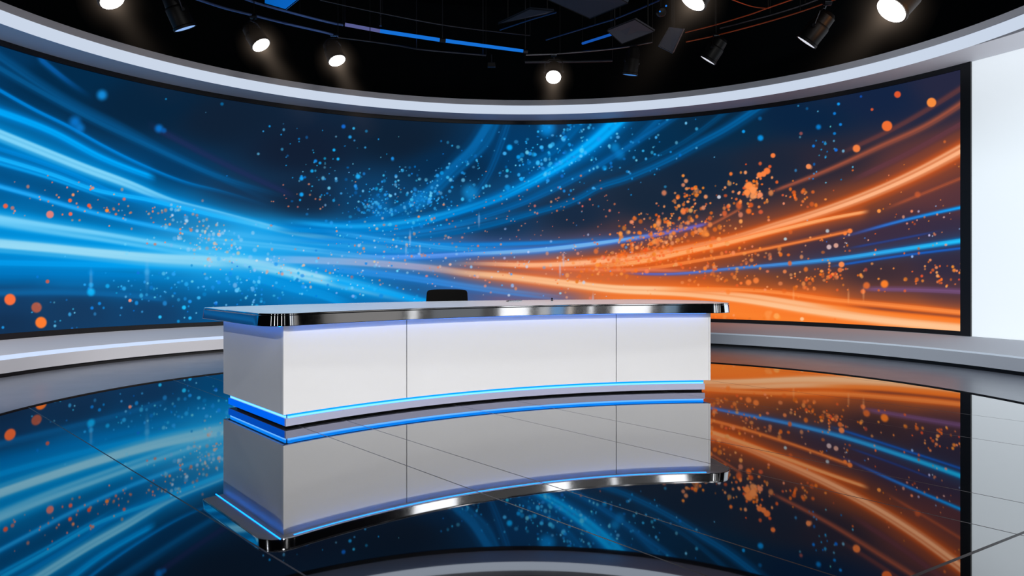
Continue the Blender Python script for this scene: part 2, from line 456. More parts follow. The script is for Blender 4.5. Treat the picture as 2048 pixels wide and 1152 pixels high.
def smooth01(a): a = np.clip(a, 0, 1); return a * a * (3 - 2 * a)
def streak(pts, wid, edge, core, amp=1.0, x0=None, x1=None, f0=40, f1=40, fib=0.25, halo=0.0, edge2=None, core2=None):
    """one light trail: pts on its centre line, wid = half width at start,end"""
    xk = [p_[0] for p_ in pts]; yk = [p_[1] for p_ in pts]
    g = pchip(xk, yk, colx)
    sl = np.gradient(g, colx)
    t = np.clip((colx - xk[0]) / (xk[-1] - xk[0]), 0, 1)
    w = (wid[0] * (1 - t) + wid[-1] * t) if len(wid) < 3 else np.interp(t, np.linspace(0, 1, len(wid)), wid)
    a = np.full(len(colx), amp)
    if x0 is not None: a = a * smooth01((colx - x0) / f0)
    if x1 is not None: a = a * smooth01((x1 - colx) / f1)
    act = np.where(a > 0.003)[0]
    if len(act) == 0: return
    c0, c1 = act[0], act[-1] + 1
    s_ = slice(c0, c1)
    D = (PYy[:, s_] - g[s_][None]) / np.sqrt(1 + np.clip(sl[s_], -6, 6)[None] ** 2) / w[s_][None]
    near = np.exp(-np.abs(D) ** 2.4)
    if fib:
        ph = np.random.RandomState(int(abs(yk[0] * 13 + xk[0] * 7)) % 9999)
        f = np.zeros_like(D)
        for _ in range(5):
            k_ = ph.uniform(2.0, 9.0); p0 = ph.uniform(0, 6.28); kx = ph.uniform(-0.006, 0.006)
            f += np.sin(D * k_ + p0 + colx[s_][None] * kx)
        near = near * (1 + fib * .75 * f / 2.6) - fib * 0.05
        near = np.clip(near, 0, 1)
    A = near * a[s_][None]
    ed = np.array(edge, float)[None, None]; cr_ = np.array(core, float)[None, None]
    if edge2 is not None:
        tt_ = t[s_][None, :, None]; ed = ed * (1 - tt_) + np.array(edge2, float) * tt_; cr_ = cr_ * (1 - tt_) + np.array(core2, float) * tt_
    mixc = smooth01((near - .22) / .70)[..., None]
    C_ = ed * (1 - mixc) + cr_ * mixc
    sub = IMG[:, s_]
    if halo:
        Hq = (np.exp(-(D / 3.2) ** 2) * a[s_][None] * halo)[..., None]
        sub = sub * (1 - Hq) + np.broadcast_to(ed, C_.shape) * Hq
    Aq = np.clip(A, 0, 1)[..., None] ** 0.85
    IMG[:, s_] = sub * (1 - Aq) + C_ * Aq

BL, CYN, LC = (0, 120, 205), (0, 165, 248), (132, 212, 248)
# dim wide blue trails first
streak([(0,113),(137,202),(239,253),(342,308),(444,356)], (9,7), (6,72,122), (8,84,140), .8, x1=560, f1=200)
streak([(0,137),(171,232),(308,297),(427,349),(560,390)], (8,6), (6,76,128), (8,90,148), .8, x1=600, f1=220)
streak([(79,118),(137,164),(200,205)], (7,6), (6,82,140), (10,104,190), .7, x0=70, x1=190, f0=14, f1=90)
streak([(332,267),(444,325),(547,373)], (7,6), (28,40,80), (32,44,88), .7, x0=290, x1=600)
streak([(0,181),(68,219),(137,253),(205,291),(273,325),(376,366),(444,383),(560,420)], (5,4), (0,88,156), (0,128,214), .95, x1=560, f1=330)
streak([(0,224),(103,263),(205,316),(304,354)], (10,6), (0,128,216), (0,166,250), 1.0, x1=316, f1=26, halo=.35)
streak([(0,297),(85,325),(171,359),(222,383),(330,420)], (6,5), (0,96,170), (0,120,204), .8, x1=330, f1=150)
streak([(0,270),(85,304),(171,338),(256,369),(342,404),(427,426),(513,448),(581,464),(684,481),(800,500)], (14,13,10,8,7), (0,164,248), (126,212,250), 1.0, x1=860, f1=240, halo=.45)
streak([(0,318),(103,349),(188,379),(294,399),(376,418),(461,438),(600,468)], (7,6), (0,138,226), (20,176,252), 1.0, x1=600, f1=200, halo=.3)
streak([(0,328),(103,358),(188,388)], (4,3), (0,130,215), (10,165,245), .8, x1=260, f1=160)
streak([(0,373),(62,390),(137,412),(239,438),(342,459),(393,469),(520,490)], (6,5), (0,128,214), (36,166,244), 1.0, x1=500, f1=180, halo=.3)
streak([(0,545),(273,552),(600,580)], (14,9), (0,100,168), (0,112,186), .8, x1=520, f1=300)
streak([(0,526),(205,530),(410,536)], (10,8), (0,140,222), (4,156,238), .8, x1=520, f1=300)
streak([(0,585),(137,584),(256,590),(340,600)], (9,6), (14,84,142), (16,98,160), .85, x1=345, f1=40)
streak([(445,483),(581,496),(700,510),(840,530)], (9,8), (36,160,234), (92,188,244), .85, x0=380, x1=900, f0=80, f1=200)
streak([(420,462),(560,478),(700,492),(880,512)], (8,7), (24,150,228), (60,172,240), .6, x0=400, x1=940, f0=80, f1=240)
streak([(0,441),(103,457),(205,472),(308,489),(410,506),(479,517),(620,540)], (18,16,14,12,10), (0,166,248), (146,218,250), 1.0, x1=620, f1=150, halo=.4)
streak([(0,489),(103,498),(205,508),(308,517),(410,522),(513,530),(615,551),(700,570),(760,584),(830,600)], (17,16,17,18,14,11), (0,166,248), (150,218,246), 1.0, x1=850, f1=160, halo=.45)
streak([(479,544),(581,575),(650,592),(700,610)], (12,10), (0,132,212), (10,152,230), .8, x0=420, f0=90, x1=720, f1=60)
# crossing sweep to the top centre
streak([(540,458),(674,453),(759,435),(852,386),(879,362),(913,328),(947,294),(971,258)], (10,11,13,15), (4,86,148), (8,106,176), .85, x0=540, f0=90, fib=.5)
streak([(700,455),(852,402),(905,350),(940,318),(985,262),(990,250)], (6,8), (4,84,146), (6,96,160), .7, x0=640, f0=120, fib=.5)
streak([(940,400),(985,330),(1010,262),(1014,250)], (7,8), (4,76,134), (6,92,158), .55, x0=900, f0=60, fib=.5)
streak([(560,456),(674,460),(811,452),(913,424),(1016,387),(1033,379),(1084,352),(1135,321),(1187,284),(1228,246)], (9,7,7,9,14,17), (0,108,186), (0,136,218), .95, x0=520, f0=100, fib=.35, halo=.3)
streak([(1016,387),(1084,352),(1135,321),(1187,284),(1232,244)], (5,6,9,13,15), (0,140,222), (4,172,252), 1.0, x0=960, f0=160, fib=.3)
streak([(1060,330),(1120,290),(1160,246)], (9,12), (0,84,146), (0,104,176), .6, x0=1020, f0=60)
streak([(845,462),(982,424),(1050,400),(1118,366),(1187,335),(1255,294),(1310,246)], (6,6,7,9), (4,78,136), (6,94,158), .8, x0=800, f0=120, fib=.4)
streak([(900,450),(1050,405),(1153,356),(1238,305),(1310,260),(1340,240)], (5,6,7), (4,76,132), (8,98,166), .75, x0=840, f0=160, fib=.4)
streak([(811,476),(913,465),(1050,431),(1170,390),(1187,380),(1255,356),(1348,315),(1399,287),(1450,260),(1509,222)], (6,7,8,10), (4,82,142), (4,96,160), .9, x0=740, f0=160, fib=.3)
streak([(1300,320),(1380,276),(1440,232)], (5,6), (4,62,108), (4,74,124), .7, x0=1240, f0=90)
streak([(674,466),(780,470),(900,455),(1040,425)], (10,7), (8,110,182), (14,126,204), .7, x0=600, x1=1080, f0=70, f1=200, fib=.4)
# centre blues
streak([(640,480),(811,486),(947,489),(1016,488),(1153,482),(1260,470)], (6,5,4), (14,116,192), (16,136,222), .85, x0=560, x1=1240, f0=120, f1=160)
streak([(674,512),(811,514),(930,508),(965,506),(1084,500),(1187,488),(1255,479),(1374,457),(1420,446)], (7,6,6,6,5,3.5), (20,124,226), (84,170,255), 1.0, x0=640, x1=1425, f0=200, f1=30, edge2=(74,78,176), core2=(104,98,200), halo=.3)
streak([(674,500),(811,500),(960,497),(1080,494)], (8,5), (20,130,206), (30,144,222), .6, x0=600, x1=1100, f0=90, f1=180)
streak([(674,537),(811,554),(947,575),(1084,592),(1180,602)], (11,9,8), (10,122,204), (40,146,230), .9, x0=600, x1=1180, f0=60, f1=160, edge2=(50,96,180), core2=(60,120,210))
streak([(674,563),(759,582),(828,599),(880,610)], (9,9), (0,140,226), (10,166,246), .9, x0=640, f0=40, x1=900, f1=60)
streak([(560,520),(674,523),(811,532),(900,541),(990,552)], (11,10,9), (52,160,230), (120,184,240), .9, x0=480, x1=980, f0=120, f1=160, edge2=(150,120,150), core2=(190,150,170))
streak([(900,508),(965,507),(1084,500),(1187,488),(1255,478),(1330,464)], (3,5,6,6,4,3), (20,132,240), (100,184,255), 1.0, x0=880, x1=1330, f0=120, f1=120, halo=.25)
streak([(620,447),(700,452),(780,447),(880,428),(980,398),(1050,372)], (7,8,6,5), (0,132,212), (20,164,240), .9, x0=560, x1=1040, f0=90, f1=240, fib=.4)
streak([(700,470),(800,484),(900,496),(1000,500)], (6,5), (16,140,220), (50,166,240), .8, x0=640, x1=1010, f0=90, f1=160)
# oranges
streak([(1100,596),(1300,606),(1485,622),(1700,646),(1922,676)], (18,26,24), (238,100,22), (252,136,52), .85, x0=1120, f0=200)
streak([(860,535),(913,544),(1016,554),(1118,566),(1221,578),(1374,585),(1485,596),(1621,617),(1758,636),(1922,655)], (6,9,11,13,15,17,17,16), (255,122,44), (255,198,148), 1.0, x0=830, f0=170, halo=.35)
streak([(1350,578),(1416,578),(1553,585),(1656,599),(1792,612),(1926,626)], (5,6,6), (244,104,30), (255,140,66), .95, x0=1290, f0=130, halo=.3)
streak([(1640,610),(1792,630),(1926,642)], (5,6), (240,108,30), (252,124,40), .8, x0=1600, f0=120)
streak([(1700,612),(1800,622),(1926,634)], (2.5,3), (120,60,50), (120,60,50), .6, x0=1680, f0=90)
streak([(880,528),(947,527),(1084,530),(1187,524),(1289,513),(1374,499),(1469,479),(1553,453),(1609,436),(1680,412),(1750,385),(1840,344),(1926,298)], (4,7,9,10,11,11,12,14), (252,100,24), (255,180,132), 1.0, x0=880, f0=180, halo=.38)
streak([(1187,534),(1289,522),(1374,504),(1451,487),(1553,462),(1656,438),(1736,423)], (5,6,5,5,4), (250,104,30), (255,168,104), 1.0, x0=1150, x1=1742, f0=140, f1=24, halo=.3)
streak([(1187,541),(1300,536),(1400,520),(1485,506),(1587,486),(1700,462)], (5,5,4,4), (206,88,36), (250,132,62), .9, x0=1150, x1=1708, f0=200, f1=16)
streak([(1084,537),(1200,540),(1320,541),(1420,546)], (4,4), (220,100,60), (240,126,84), .7, x0=1040, x1=1440, f0=100, f1=120)
streak([(1700,470),(1806,441),(1926,414)], (3.6,4), (46,60,140), (64,86,180), 1.0, x0=1660, f0=120, edge2=(0,128,224), core2=(16,164,250))
streak([(1255,547),(1348,548),(1468,537),(1587,527),(1690,516),(1792,501),(1926,481)], (2.6,3.4,4.6,5.4,6), (78,74,150), (96,96,190), 1.0, x0=1240, f0=60, edge2=(0,136,230), core2=(30,196,255), halo=.2)
streak([(1673,531),(1792,513),(1926,496)], (3,3), (22,70,160), (28,96,196), .9, x0=1650, f0=60)
streak([(1717,493),(1844,469),(1926,452)], (2.6,2.4), (34,54,124), (40,70,150), .7, x0=1690, x1=1890, f0=40, f1=60)
streak([(1539,385),(1656,340),(1758,294),(1861,246),(1926,205)], (4,6,7), (128,68,56), (160,82,62), .9, x0=1530, f0=40)
streak([(1690,302),(1800,250),(1926,174)], (5,6), (84,50,58), (104,58,58), .8, x0=1670, f0=60)
streak([(1707,359),(1827,301),(1926,246)], (6,7), (84,50,62), (98,56,66), .8, x0=1690, f0=60)
streak([(1740,430),(1837,391),(1926,355)], (4,4), (130,66,52), (170,82,54), .8, x0=1760, f0=60)
streak([(1400,460),(1440,440),(1480,418)], (3,3), (150,74,50), (176,90,60), .8, x0=1395, x1=1490, f0=20, f1=20)
streak([(1734,578),(1827,579),(1926,583)], (5,6), (104,70,112), (122,84,132), .8, x0=1715, f0=40)

# ---- sparks
def dot(x, y, r, c, a=1.0, soft=0.35, asp=1.0):
    j0 = np.searchsorted(colx, x - r * 2.2); j1 = np.searchsorted(colx, x + r * 2.2)
    if j1 <= j0: return
    yy = PYy[:, (j0 + j1) // 2 if (j0 + j1) // 2 < NC else NC - 1]      # descending with row
    i0 = np.searchsorted(-yy, -(y + r * 2.2 * asp)); i1 = np.searchsorted(-yy, -(y - r * 2.2 * asp))
    if i1 <= i0: return
    d = np.hypot(PXx[i0:i1, j0:j1] - x, (PYy[i0:i1, j0:j1] - y) / asp) / r
    k = smooth01((1 + soft - d) / (2 * soft)) * a
    IMG[i0:i1, j0:j1] = IMG[i0:i1, j0:j1] * (1 - k[..., None]) + np.array(c, float) * k[..., None]
def cloud(n, cx, cy, sx_, sy_, ang, cols, rmin, rmax, a=(.5, 1.0), soft=.45):
    ca, sa = math.cos(math.radians(ang)), math.sin(math.radians(ang))
    for _ in range(n):
        p_, q_ = RNG.normal(0, sx_), RNG.normal(0, sy_)
        r = rmin + (rmax - rmin) * RNG.random() ** 2.4
        c = np.array(cols[RNG.integers(len(cols))], float) + RNG.normal(0, 8, 3)
        dot(cx + p_ * ca - q_ * sa, cy + p_ * sa + q_ * ca, r, np.clip(c, 0, 255), RNG.uniform(*a), soft, RNG.uniform(.85, 1.25))
OR = [(250,120,44),(255,140,66),(240,104,40),(252,156,96)]
BU = [(30,160,240),(60,186,250),(16,130,220),(110,210,252)]
PA = [(200,214,240),(230,190,170),(150,200,246),(240,160,130)]
SA = [(240,120,84),(232,130,100),(244,150,110)]
# soft glow where the trails cross
dot(430, 492, 120, (110,204,246), .38, .95, .42)
# left
cloud(46, 270, 420, 75, 28, 14, SA, 1.4, 3.4)
cloud(30, 120, 400, 70, 22, 6, SA, 1.3, 3.4)
cloud(95, 415, 470, 42, 22, 25, PA, 1.5, 4.0, (.35, .8))
cloud(60, 420, 480, 70, 25, 14, [(130,200,246),(170,210,246)], 1.5, 4.5, (.3, .7))
cloud(130, 480, 572, 95, 30, 4, BU, 1.5, 4.2, (.4, .95))
cloud(70, 330, 590, 90, 34, 0, BU, 1.4, 4.0, (.4, .9))
cloud(60, 560, 540, 90, 20, 8, PA, 1.2, 3.2, (.4, .9))
cloud(18, 120, 620, 70, 30, 0, BU, 1.4, 3.2, (.4, .9))
cloud(16, 600, 400, 50, 22, 0, SA, 1.2, 2.4, (.5, .9))
# centre
cloud(130, 730, 390, 75, 36, -18, BU, 1.1, 3.4, (.35, .95))
cloud(150, 890, 380, 85, 34, -34, BU, 1.1, 3.8, (.35, .95))
cloud(150, 1110, 300, 62, 30, -30, BU, 1.4, 4.6, (.45, .95))
cloud(70, 1180, 330, 90, 34, -35, BU, 1.2, 3.6, (.4, .9))
cloud(50, 745, 405, 15, 11, 0, BU, 1.3, 3.6, (.5, .95))
cloud(60, 852, 394, 22, 13, -20, BU, 1.3, 3.8, (.5, .95))
cloud(30, 800, 418, 34, 8, -8, BU, 1.2, 3.0, (.5, .9))
cloud(60, 660, 300, 90, 42, 0, BU, 1.0, 3.0, (.4, .9))
cloud(40, 1300, 310, 70, 28, -25, BU, 1.2, 3.2, (.4, .85))
cloud(150, 850, 500, 110, 38, 4, SA + PA, 1.0, 2.8, (.4, .9))
cloud(120, 1060, 530, 110, 38, 0, PA + SA + [(90,160,240)], 1.0, 3.2, (.4, .9))
cloud(90, 720, 540, 60, 34, 0, PA + BU, 1.0, 2.8, (.4, .9))
cloud(60, 1000, 430, 120, 32, 0, SA, 1.0, 2.4, (.5, .9))
cloud(40, 1160, 400, 80, 40, 0, SA, 1.0, 2.4, (.5, .9))
# right
cloud(300, 1290, 500, 80, 22, -16, OR, 1.5, 4.6, (.4, .9))
cloud(170, 1330, 460, 70, 26, -28, OR, 1.5, 5.0, (.45, .95))
cloud(46, 1505, 385, 20, 20, 0, OR, 2.2, 6.2, (.7, 1.0))
cloud(60, 1450, 410, 70, 30, -24, OR, 1.6, 4.6, (.5, 1.0))
cloud(24, 1375, 385, 18, 14, 0, OR, 1.8, 4.4, (.6, 1.0))
cloud(22, 1600, 400, 22, 12, 0, OR, 1.8, 4.6, (.6, .95))
cloud(120, 1440, 530, 70, 22, -8, OR, 1.5, 4.2, (.4, .9))
cloud(44, 1650, 545, 26, 12, -10, OR, 1.8, 4.4, (.5, 1.0))
cloud(44, 1865, 548, 38, 22, 0, OR, 1.6, 4.2, (.5, 1.0))
cloud(50, 1590, 565, 90, 16, 0, OR, 1.6, 4.6, (.5, .95))
cloud(26, 1665, 485, 40, 16, 0, PA + OR + [(60,130,220)], 1.3, 3.6, (.5, 1))
cloud(26, 1650, 300, 30, 50, 0, BU, 1.4, 3.0, (.4, .9))
cloud(30, 1860, 450, 50, 30, 0, PA + OR, 1.2, 2.8, (.5, .95))
cloud(26, 1500, 635, 90, 10, 3, OR, 2.0, 5.0, (.3, .7))
cloud(20, 1780, 400, 90, 60, 0, OR, 1.2, 2.8, (.5, .9))
for x, y, r, c, a, s in [(204,190,10,(20,140,220),.95,.7),(150,244,11,(10,118,206),.9,.8),(160,256,9,(14,124,210),.8,.8),(318,257,8,(10,110,196),1,.7),(328,261,6,(10,96,180),.8,.7),
        (20,599,12,(250,112,62),1,.18),(73,615,11,(186,92,70),.9,.2),(82,645,12,(252,124,50),1,.18),(100,429,8,(222,130,126),1,.2),(11,412,5,(236,100,72),1,.3),(25,416,4,(210,120,110),.8,.3),
        (140,401,4,(246,106,66),1,.3),(141,428,4,(240,110,90),1,.3),(178,411,4,(240,90,60),1,.3),(214,421,4,(250,140,60),1,.3),(95,563,4,(214,96,76),.9,.3),(260,601,3.4,(240,150,130),1,.3),
        (182,584,8,(16,180,250),.95,.5),(182,570,6,(16,160,236),.9,.5),(182,545,7,(10,140,220),.8,.6),(215,572,5,(20,170,240),.9,.5),(248,577,5,(40,170,240),.9,.5),(294,544,7,(40,170,240),.6,.6),
        (368,615,5,(30,190,250),1,.4),(320,634,4,(40,190,250),1,.4),(380,636,4,(30,180,250),1,.4),(184,616,4,(20,130,230),.9,.4),(199,607,4,(20,140,230),.9,.4),
        (444,208,4,(10,110,170),.8,.5),(332,198,2.4,(14,120,180),.9,.4),(687,253,5,(20,110,220),.9,.5),(716,353,6,(30,170,240),1,.5),(700,274,4,(30,150,220),1,.5),(640,326,3.4,(20,150,220),1,.5),
        (668,300,3.6,(20,170,240),1,.5),(676,318,3.6,(20,170,240),1,.5),(603,357,5,(20,160,240),1,.5),(631,322,4,(20,130,220),1,.5),(603,389,5,(20,160,240),1,.5),(624,342,4,(20,160,230),1,.5),
        (1019,295,7,(10,170,250),1,.5),(1037,314,5,(10,150,230),1,.5),(1094,256,16,(0,150,240),.75,.7),(940,384,15,(20,160,240),.6,.7),(760,412,22,(10,130,214),.5,.9),(840,400,16,(20,140,220),.5,.9),
        (1230,295,9,(10,150,230),.6,.7),(1240,310,9,(10,140,220),.5,.7),(1209,336,6,(10,150,230),.7,.6),(1043,358,5,(20,170,250),1,.4),(1015,375,7,(10,150,230),.8,.5),
        (1774,252,11,(242,112,52),1,.16),(1863,205,10,(248,140,62),1,.16),(1713,297,8,(244,128,66),1,.25),(1795,189,7,(222,86,46),1,.2),(1617,333,5.5,(244,140,84),1,.25),(1546,311,5,(250,126,62),1,.3),
        (1744,219,3,(206,84,50),1,.3),(1602,267,3.6,(150,80,80),.9,.4),(1521,276,7,(10,140,220),1,.5),(1637,254,6,(10,120,200),1,.6),(1487,263,4,(16,150,230),1,.4),(1677,208,3.6,(16,150,240),1,.4),
        (1669,227,3.6,(16,120,210),1,.4),(1669,267,3.6,(16,120,200),1,.4),(1681,249,3.6,(20,130,220),1,.4),(1627,292,3.6,(20,120,220),1,.4),(1672,300,4,(20,110,220),1,.4),(1520,237,4,(10,90,150),.9,.5),
        (1722,193,3,(16,80,180),.9,.4),(1498,372,9,(255,140,70),1,.3),(1506,380,8,(255,150,84),1,.3),(1494,385,7,(255,140,70),1,.3),(1534,342,7,(250,124,60),1,.3),(1519,350,6,(250,130,66),1,.3),
        (1527,348,6,(250,130,66),1,.3),(1520,390,6,(244,140,96),1,.3),(1438,394,4.5,(200,200,210),1,.3),(1409,466,8,(252,140,60),.8,.5),(1769,568,8,(250,128,44),1,.35),(1733,571,7,(230,110,50),.9,.4),
        (1726,583,5,(250,120,60),.9,.4),(1658,494,6,(220,190,190),.9,.3),(1672,491,5,(230,170,150),.9,.3),(1683,529,6,(250,140,80),1,.3),(1680,540,5,(240,120,60),.9,.3),(1553,632,6,(255,170,90),.8,.4),
        (1536,628,7,(255,150,74),.7,.4),(1604,638,4,(255,200,150),.9,.4),(1512,561,6,(250,130,60),.9,.4),(1497,565,6,(250,130,60),.9,.4),(1700,462,5,(252,130,60),1,.3),(1690,467,4,(252,130,60),1,.3),
        (1835,389,6,(200,90,50),.8,.5),(1758,422,4,(250,150,70),1,.3)]:
    dot(x, y, r * (.8 if c[2] > 150 and r < 8 else .94), c, a, s)
# faint vertical light drips
for x, y, r, a in [(820,476,2,.5),(840,500,1.6,.4),(1120,540,2,.5),(1127,520,2,.5),(1186,600,2,.5),(1587,592,2,.35),(1697,592,2,.35),(1727,588,2,.35),(182,560,3,.25),(294,550,4,.2),(812,498,2,.4),(958,440,2,.4)]:
    dot(x, y, r, (190,200,236) if x < 1300 else (255,180,120), a, .7, 6.0)

LIN = s2l(np.clip(IMG, 0, 255))
verts = np.zeros((NR, NC, 3)); verts[..., 0] = PC[None, :, 0]; verts[..., 1] = PC[None, :, 1]; verts[..., 2] = Hh
idx = np.arange(NR * NC).reshape(NR, NC)
quads = np.stack([idx[:-1, :-1], idx[:-1, 1:], idx[1:, 1:], idx[1:, :-1]], -1).reshape(-1, 4)
me = bpy.data.meshes.new('display_panel')
me.vertices.add(NR * NC); me.vertices.foreach_set('co', verts.reshape(-1).astype(np.float32))
me.loops.add(quads.size); me.loops.foreach_set('vertex_index', quads.reshape(-1).astype(np.int32))
me.polygons.add(len(quads)); me.polygons.foreach_set('loop_start', np.arange(0, quads.size, 4, dtype=np.int32))
me.update(calc_edges=True)
ca = me.color_attributes.new('picture', 'FLOAT_COLOR', 'POINT')
ca.data.foreach_set('color', np.concatenate([LIN.reshape(-1, 3), np.ones((NR * NC, 1))], 1).reshape(-1).astype(np.float32))
me.materials.append(MATS['screen_picture'])
dp = bpy.data.objects.new('display_panel', me); col.objects.link(dp); dp.parent = vw

# ------------------------------------------------------------------ news desk
DN = np.array([[-1.959,5.85],[-1.022,6.677],[.139,7.31],[1.19,7.624],[1.95,7.694],[2.256,7.766]])
A_ = np.c_[2 * DN, np.ones(len(DN))]; bb = (DN ** 2).sum(1)
w_ = np.array([3, 1, 1, 1, 1, 2.0])[:, None]
sol = np.linalg.lstsq(A_ * w_, bb * w_[:, 0], rcond=None)[0]
dc = sol[:2]; DR = math.sqrt(sol[2] + dc @ dc)
def arc(R, p0, p1, n=70):
    a0 = math.atan2(*(np.array(p0) - dc)[::-1]); a1 = math.atan2(*(np.array(p1) - dc)[::-1])
    return [dc + R * np.array([math.cos(a0 + (a1 - a0) * k / (n - 1)), math.sin(a0 + (a1 - a0) * k / (n - 1))]) for k in range(n)]
front = arc(DR, DN[0], DN[-1])
N0 = front[0]; R0 = front[-1]
LB = np.array([-2.93, 6.93]); RB = np.array([1.95, 8.72])
backc = arc((np.linalg.norm(LB - dc) + np.linalg.norm(RB - dc)) / 2, LB, RB, 50)
backc = [p_ + (LB - backc[0]) * (1 - k / 49) + (RB - backc[-1]) * (k / 49) for k, p_ in enumerate(backc)]
body = [np.array(p_) for p_ in front] + [R0 + (RB - R0) * k / 6 for k in range(1, 6)] + backc[::-1] + [LB + (N0 - LB) * k / 8 for k in range(1, 8)]
def offset(poly, d):
    """closed CCW polygon, positive d = outwards (miter)"""
    P = np.array(poly); n_ = len(P); o = []
    for i in range(n_):
        a, b_, c = P[i - 1], P[i], P[(i + 1) % n_]
        e1 = (b_ - a) / np.linalg.norm(b_ - a); e2 = (c - b_) / np.linalg.norm(c - b_)
        n1 = np.array([e1[1], -e1[0]]); n2 = np.array([e2[1], -e2[0]])
        m_ = n1 + n2; m_ /= np.linalg.norm(m_); o.append(b_ + m_ * d / max(0.3, m_ @ n1))
    return np.array(o)
def slab_mesh(poly, z0, z1, caps=(True, True)):
    n_ = len(poly); vs = [(p_[0], p_[1], z0) for p_ in poly] + [(p_[0], p_[1], z1) for p_ in poly]
    fs = [(i, (i + 1) % n_, n_ + (i + 1) % n_, n_ + i) for i in range(n_)]
    if caps[0]: fs.append(tuple(range(n_ - 1, -1, -1)))
    if caps[1]: fs.append(tuple(range(n_, 2 * n_)))
    return vs, fs
Z_P0, Z_P1 = 0.132, 0.898                            # panel foot, slab underside
Z_S1 = 1.007
desk_loc = Vector((0.0, 7.6, 0.0))
desk = thing('news_desk', desk_loc, 'long curved white news desk with chrome edge and blue base light', 'desk')
def dpart(name, vs, fs, mat, bevel=0.0, angle=35, parent=desk, smooth=True):
    b_ = MB(); b_.add(vs, fs); b_.v = [v - desk_loc for v in b_.v]
    return b_.build(name, mat, parent, smooth=smooth, angle=angle, bevel=bevel)
# carcass (dark, seen only in the joints)
dpart('carcass', *slab_mesh(offset(body, -0.03), Z_P0 + .002, Z_P1 - .002), 'black_gap', smooth=False)
# panels
def panel(pts, name, th=0.024):
    pts = np.array(pts); t = np.gradient(pts, axis=0); t /= np.linalg.norm(t, axis=1)[:, None]
    nr = np.c_[t[:, 1], -t[:, 0]]; inn = pts - nr * th; k = len(pts)
    ring = list(pts) + list(inn[::-1])
    return dpart(name, *slab_mesh(ring, Z_P0, Z_P1), 'white_lacquer', angle=40)
def at_px(px):
    best = min(range(len(front)), key=lambda i: abs(1024 + FPX * front[i][0] / front[i][1] - px)); return best
i1, i2 = at_px(815), at_px(1237)
fr_ = np.array(front)
def seg(a, b_, g0, g1):
    P = fr_[a:b_ + 1].copy()
    if g0: P[0] = P[0] + (P[1] - P[0]) / np.linalg.norm(P[1] - P[0]) * g0
    if g1: P[-1] = P[-1] + (P[-2] - P[-1]) / np.linalg.norm(P[-2] - P[-1]) * g1
    return P
panel(seg(0, i1, 0, .004), 'front_panel'); panel(seg(i1, i2, .004, .004), 'front_panel'); panel(seg(i2, len(fr_) - 1, .004, 0), 'front_panel')
panel([LB + (N0 - LB) * k / 8 for k in range(9)], 'side_panel'); panel([R0 + (RB - R0) * k / 8 for k in range(9)], 'side_panel')
panel(backc[::-1], 'back_panel')
# base
bp_ = offset(body, -0.04)
dpart('base', *slab_mesh(bp_, 0.020, 0.086), 'base_lacquer')
dpart('base_foot', *slab_mesh(offset(body, -0.10), 0.0, 0.0205), 'black_gap')
dpart('shadow_gap', *slab_mesh(offset(body, -0.085), 0.0855, 0.1325), 'black_gap')
nf = len(front)
def strip(pts, name, z0=.086, z1=.131, mat='led_cyan', th=.012):
    pts = np.array(pts); t = np.gradient(pts, axis=0); t /= np.linalg.norm(t, axis=1)[:, None]
    nr = np.c_[t[:, 1], -t[:, 0]]; inn = pts - nr * th
    ring = list(pts) + list(inn[::-1])
    return dpart(name, *slab_mesh(ring, z0, z1), mat)
bl = offset(body, -0.05)
fs_ = bl[0:nf].copy(); fs_[0] = fs_[0] + (fs_[1] - fs_[0]) / np.linalg.norm(fs_[1] - fs_[0]) * .03
strip(fs_, 'light_strip')
sd = [bl[(nf + 5 + 50 - 1) % len(bl)] + (bl[0] - bl[(nf + 5 + 50 - 1) % len(bl)]) * k / 8 for k in range(9)]
sd[-1] = sd[-1] + (sd[-2] - sd[-1]) / np.linalg.norm(sd[-2] - sd[-1]) * .03
strip(sd, 'light_strip')
bq = offset(body, -0.036); sq = [bq[(nf + 54) % len(bq)] + (bq[0] - bq[(nf + 54) % len(bq)]) * k / 8 for k in range(9)]
sq[-1] = sq[-1] + (sq[-2] - sq[-1]) / np.linalg.norm(sq[-2] - sq[-1]) * .03
tag(strip(sq, 'light_strip', .022, .085, 'base_blue_spill', .003), 'deep blue LED spill on the base end, made as a glowing sheet')  # LED's blue light on the base end put in as emission
strip([bl[nf - 1] + (bl[nf + 5] - bl[nf - 1]) * k / 8 for k in range(9)], 'light_strip')
# top slab outline
us = (LB - N0) / np.linalg.norm(LB - N0); ns = np.array([us[1], -us[0]]);  ns = ns if ns @ np.array([-1, -1]) > 0 else -ns
Rt = DR - 0.12
tn = (N0 - dc) / np.linalg.norm(N0 - dc)
A0 = N0 - tn * 0.12 + ns * 0.20
D0 = np.array([-3.10, 6.80])
Bf = np.array([2.56, 7.66]); Cb = np.array([2.34, 8.92])
fa = arc(np.linalg.norm(A0 - dc), A0, Bf, 80)
fa = [p_ + (Bf - fa[-1]) * (k / 79) for k, p_ in enumerate(fa)]
ba = arc((np.linalg.norm(D0 - dc) + np.linalg.norm(Cb - dc)) / 2, Cb, D0, 60)
ba = [p_ + (Cb - ba[0]) * (1 - k / 59) + (D0 - ba[-1]) * (k / 59) for k, p_ in enumerate(ba)]
def dens(a, b_, n_): return [a + (b_ - a) * k / (n_ - 1) for k in range(n_)]
sides = [fa, dens(Bf, Cb, 20), ba, dens(D0, A0, 30)]
rad = [0.30, 0.72, 0.06, 0.27]                         # fillet after side i
def trim(P, d0, d1):
    P = np.array(P); s_ = np.r_[0, np.cumsum(np.linalg.norm(np.diff(P, axis=0), axis=1))]
    q = np.linspace(d0, s_[-1] - d1, len(P)); return np.c_[np.interp(q, s_, P[:, 0]), np.interp(q, s_, P[:, 1])]
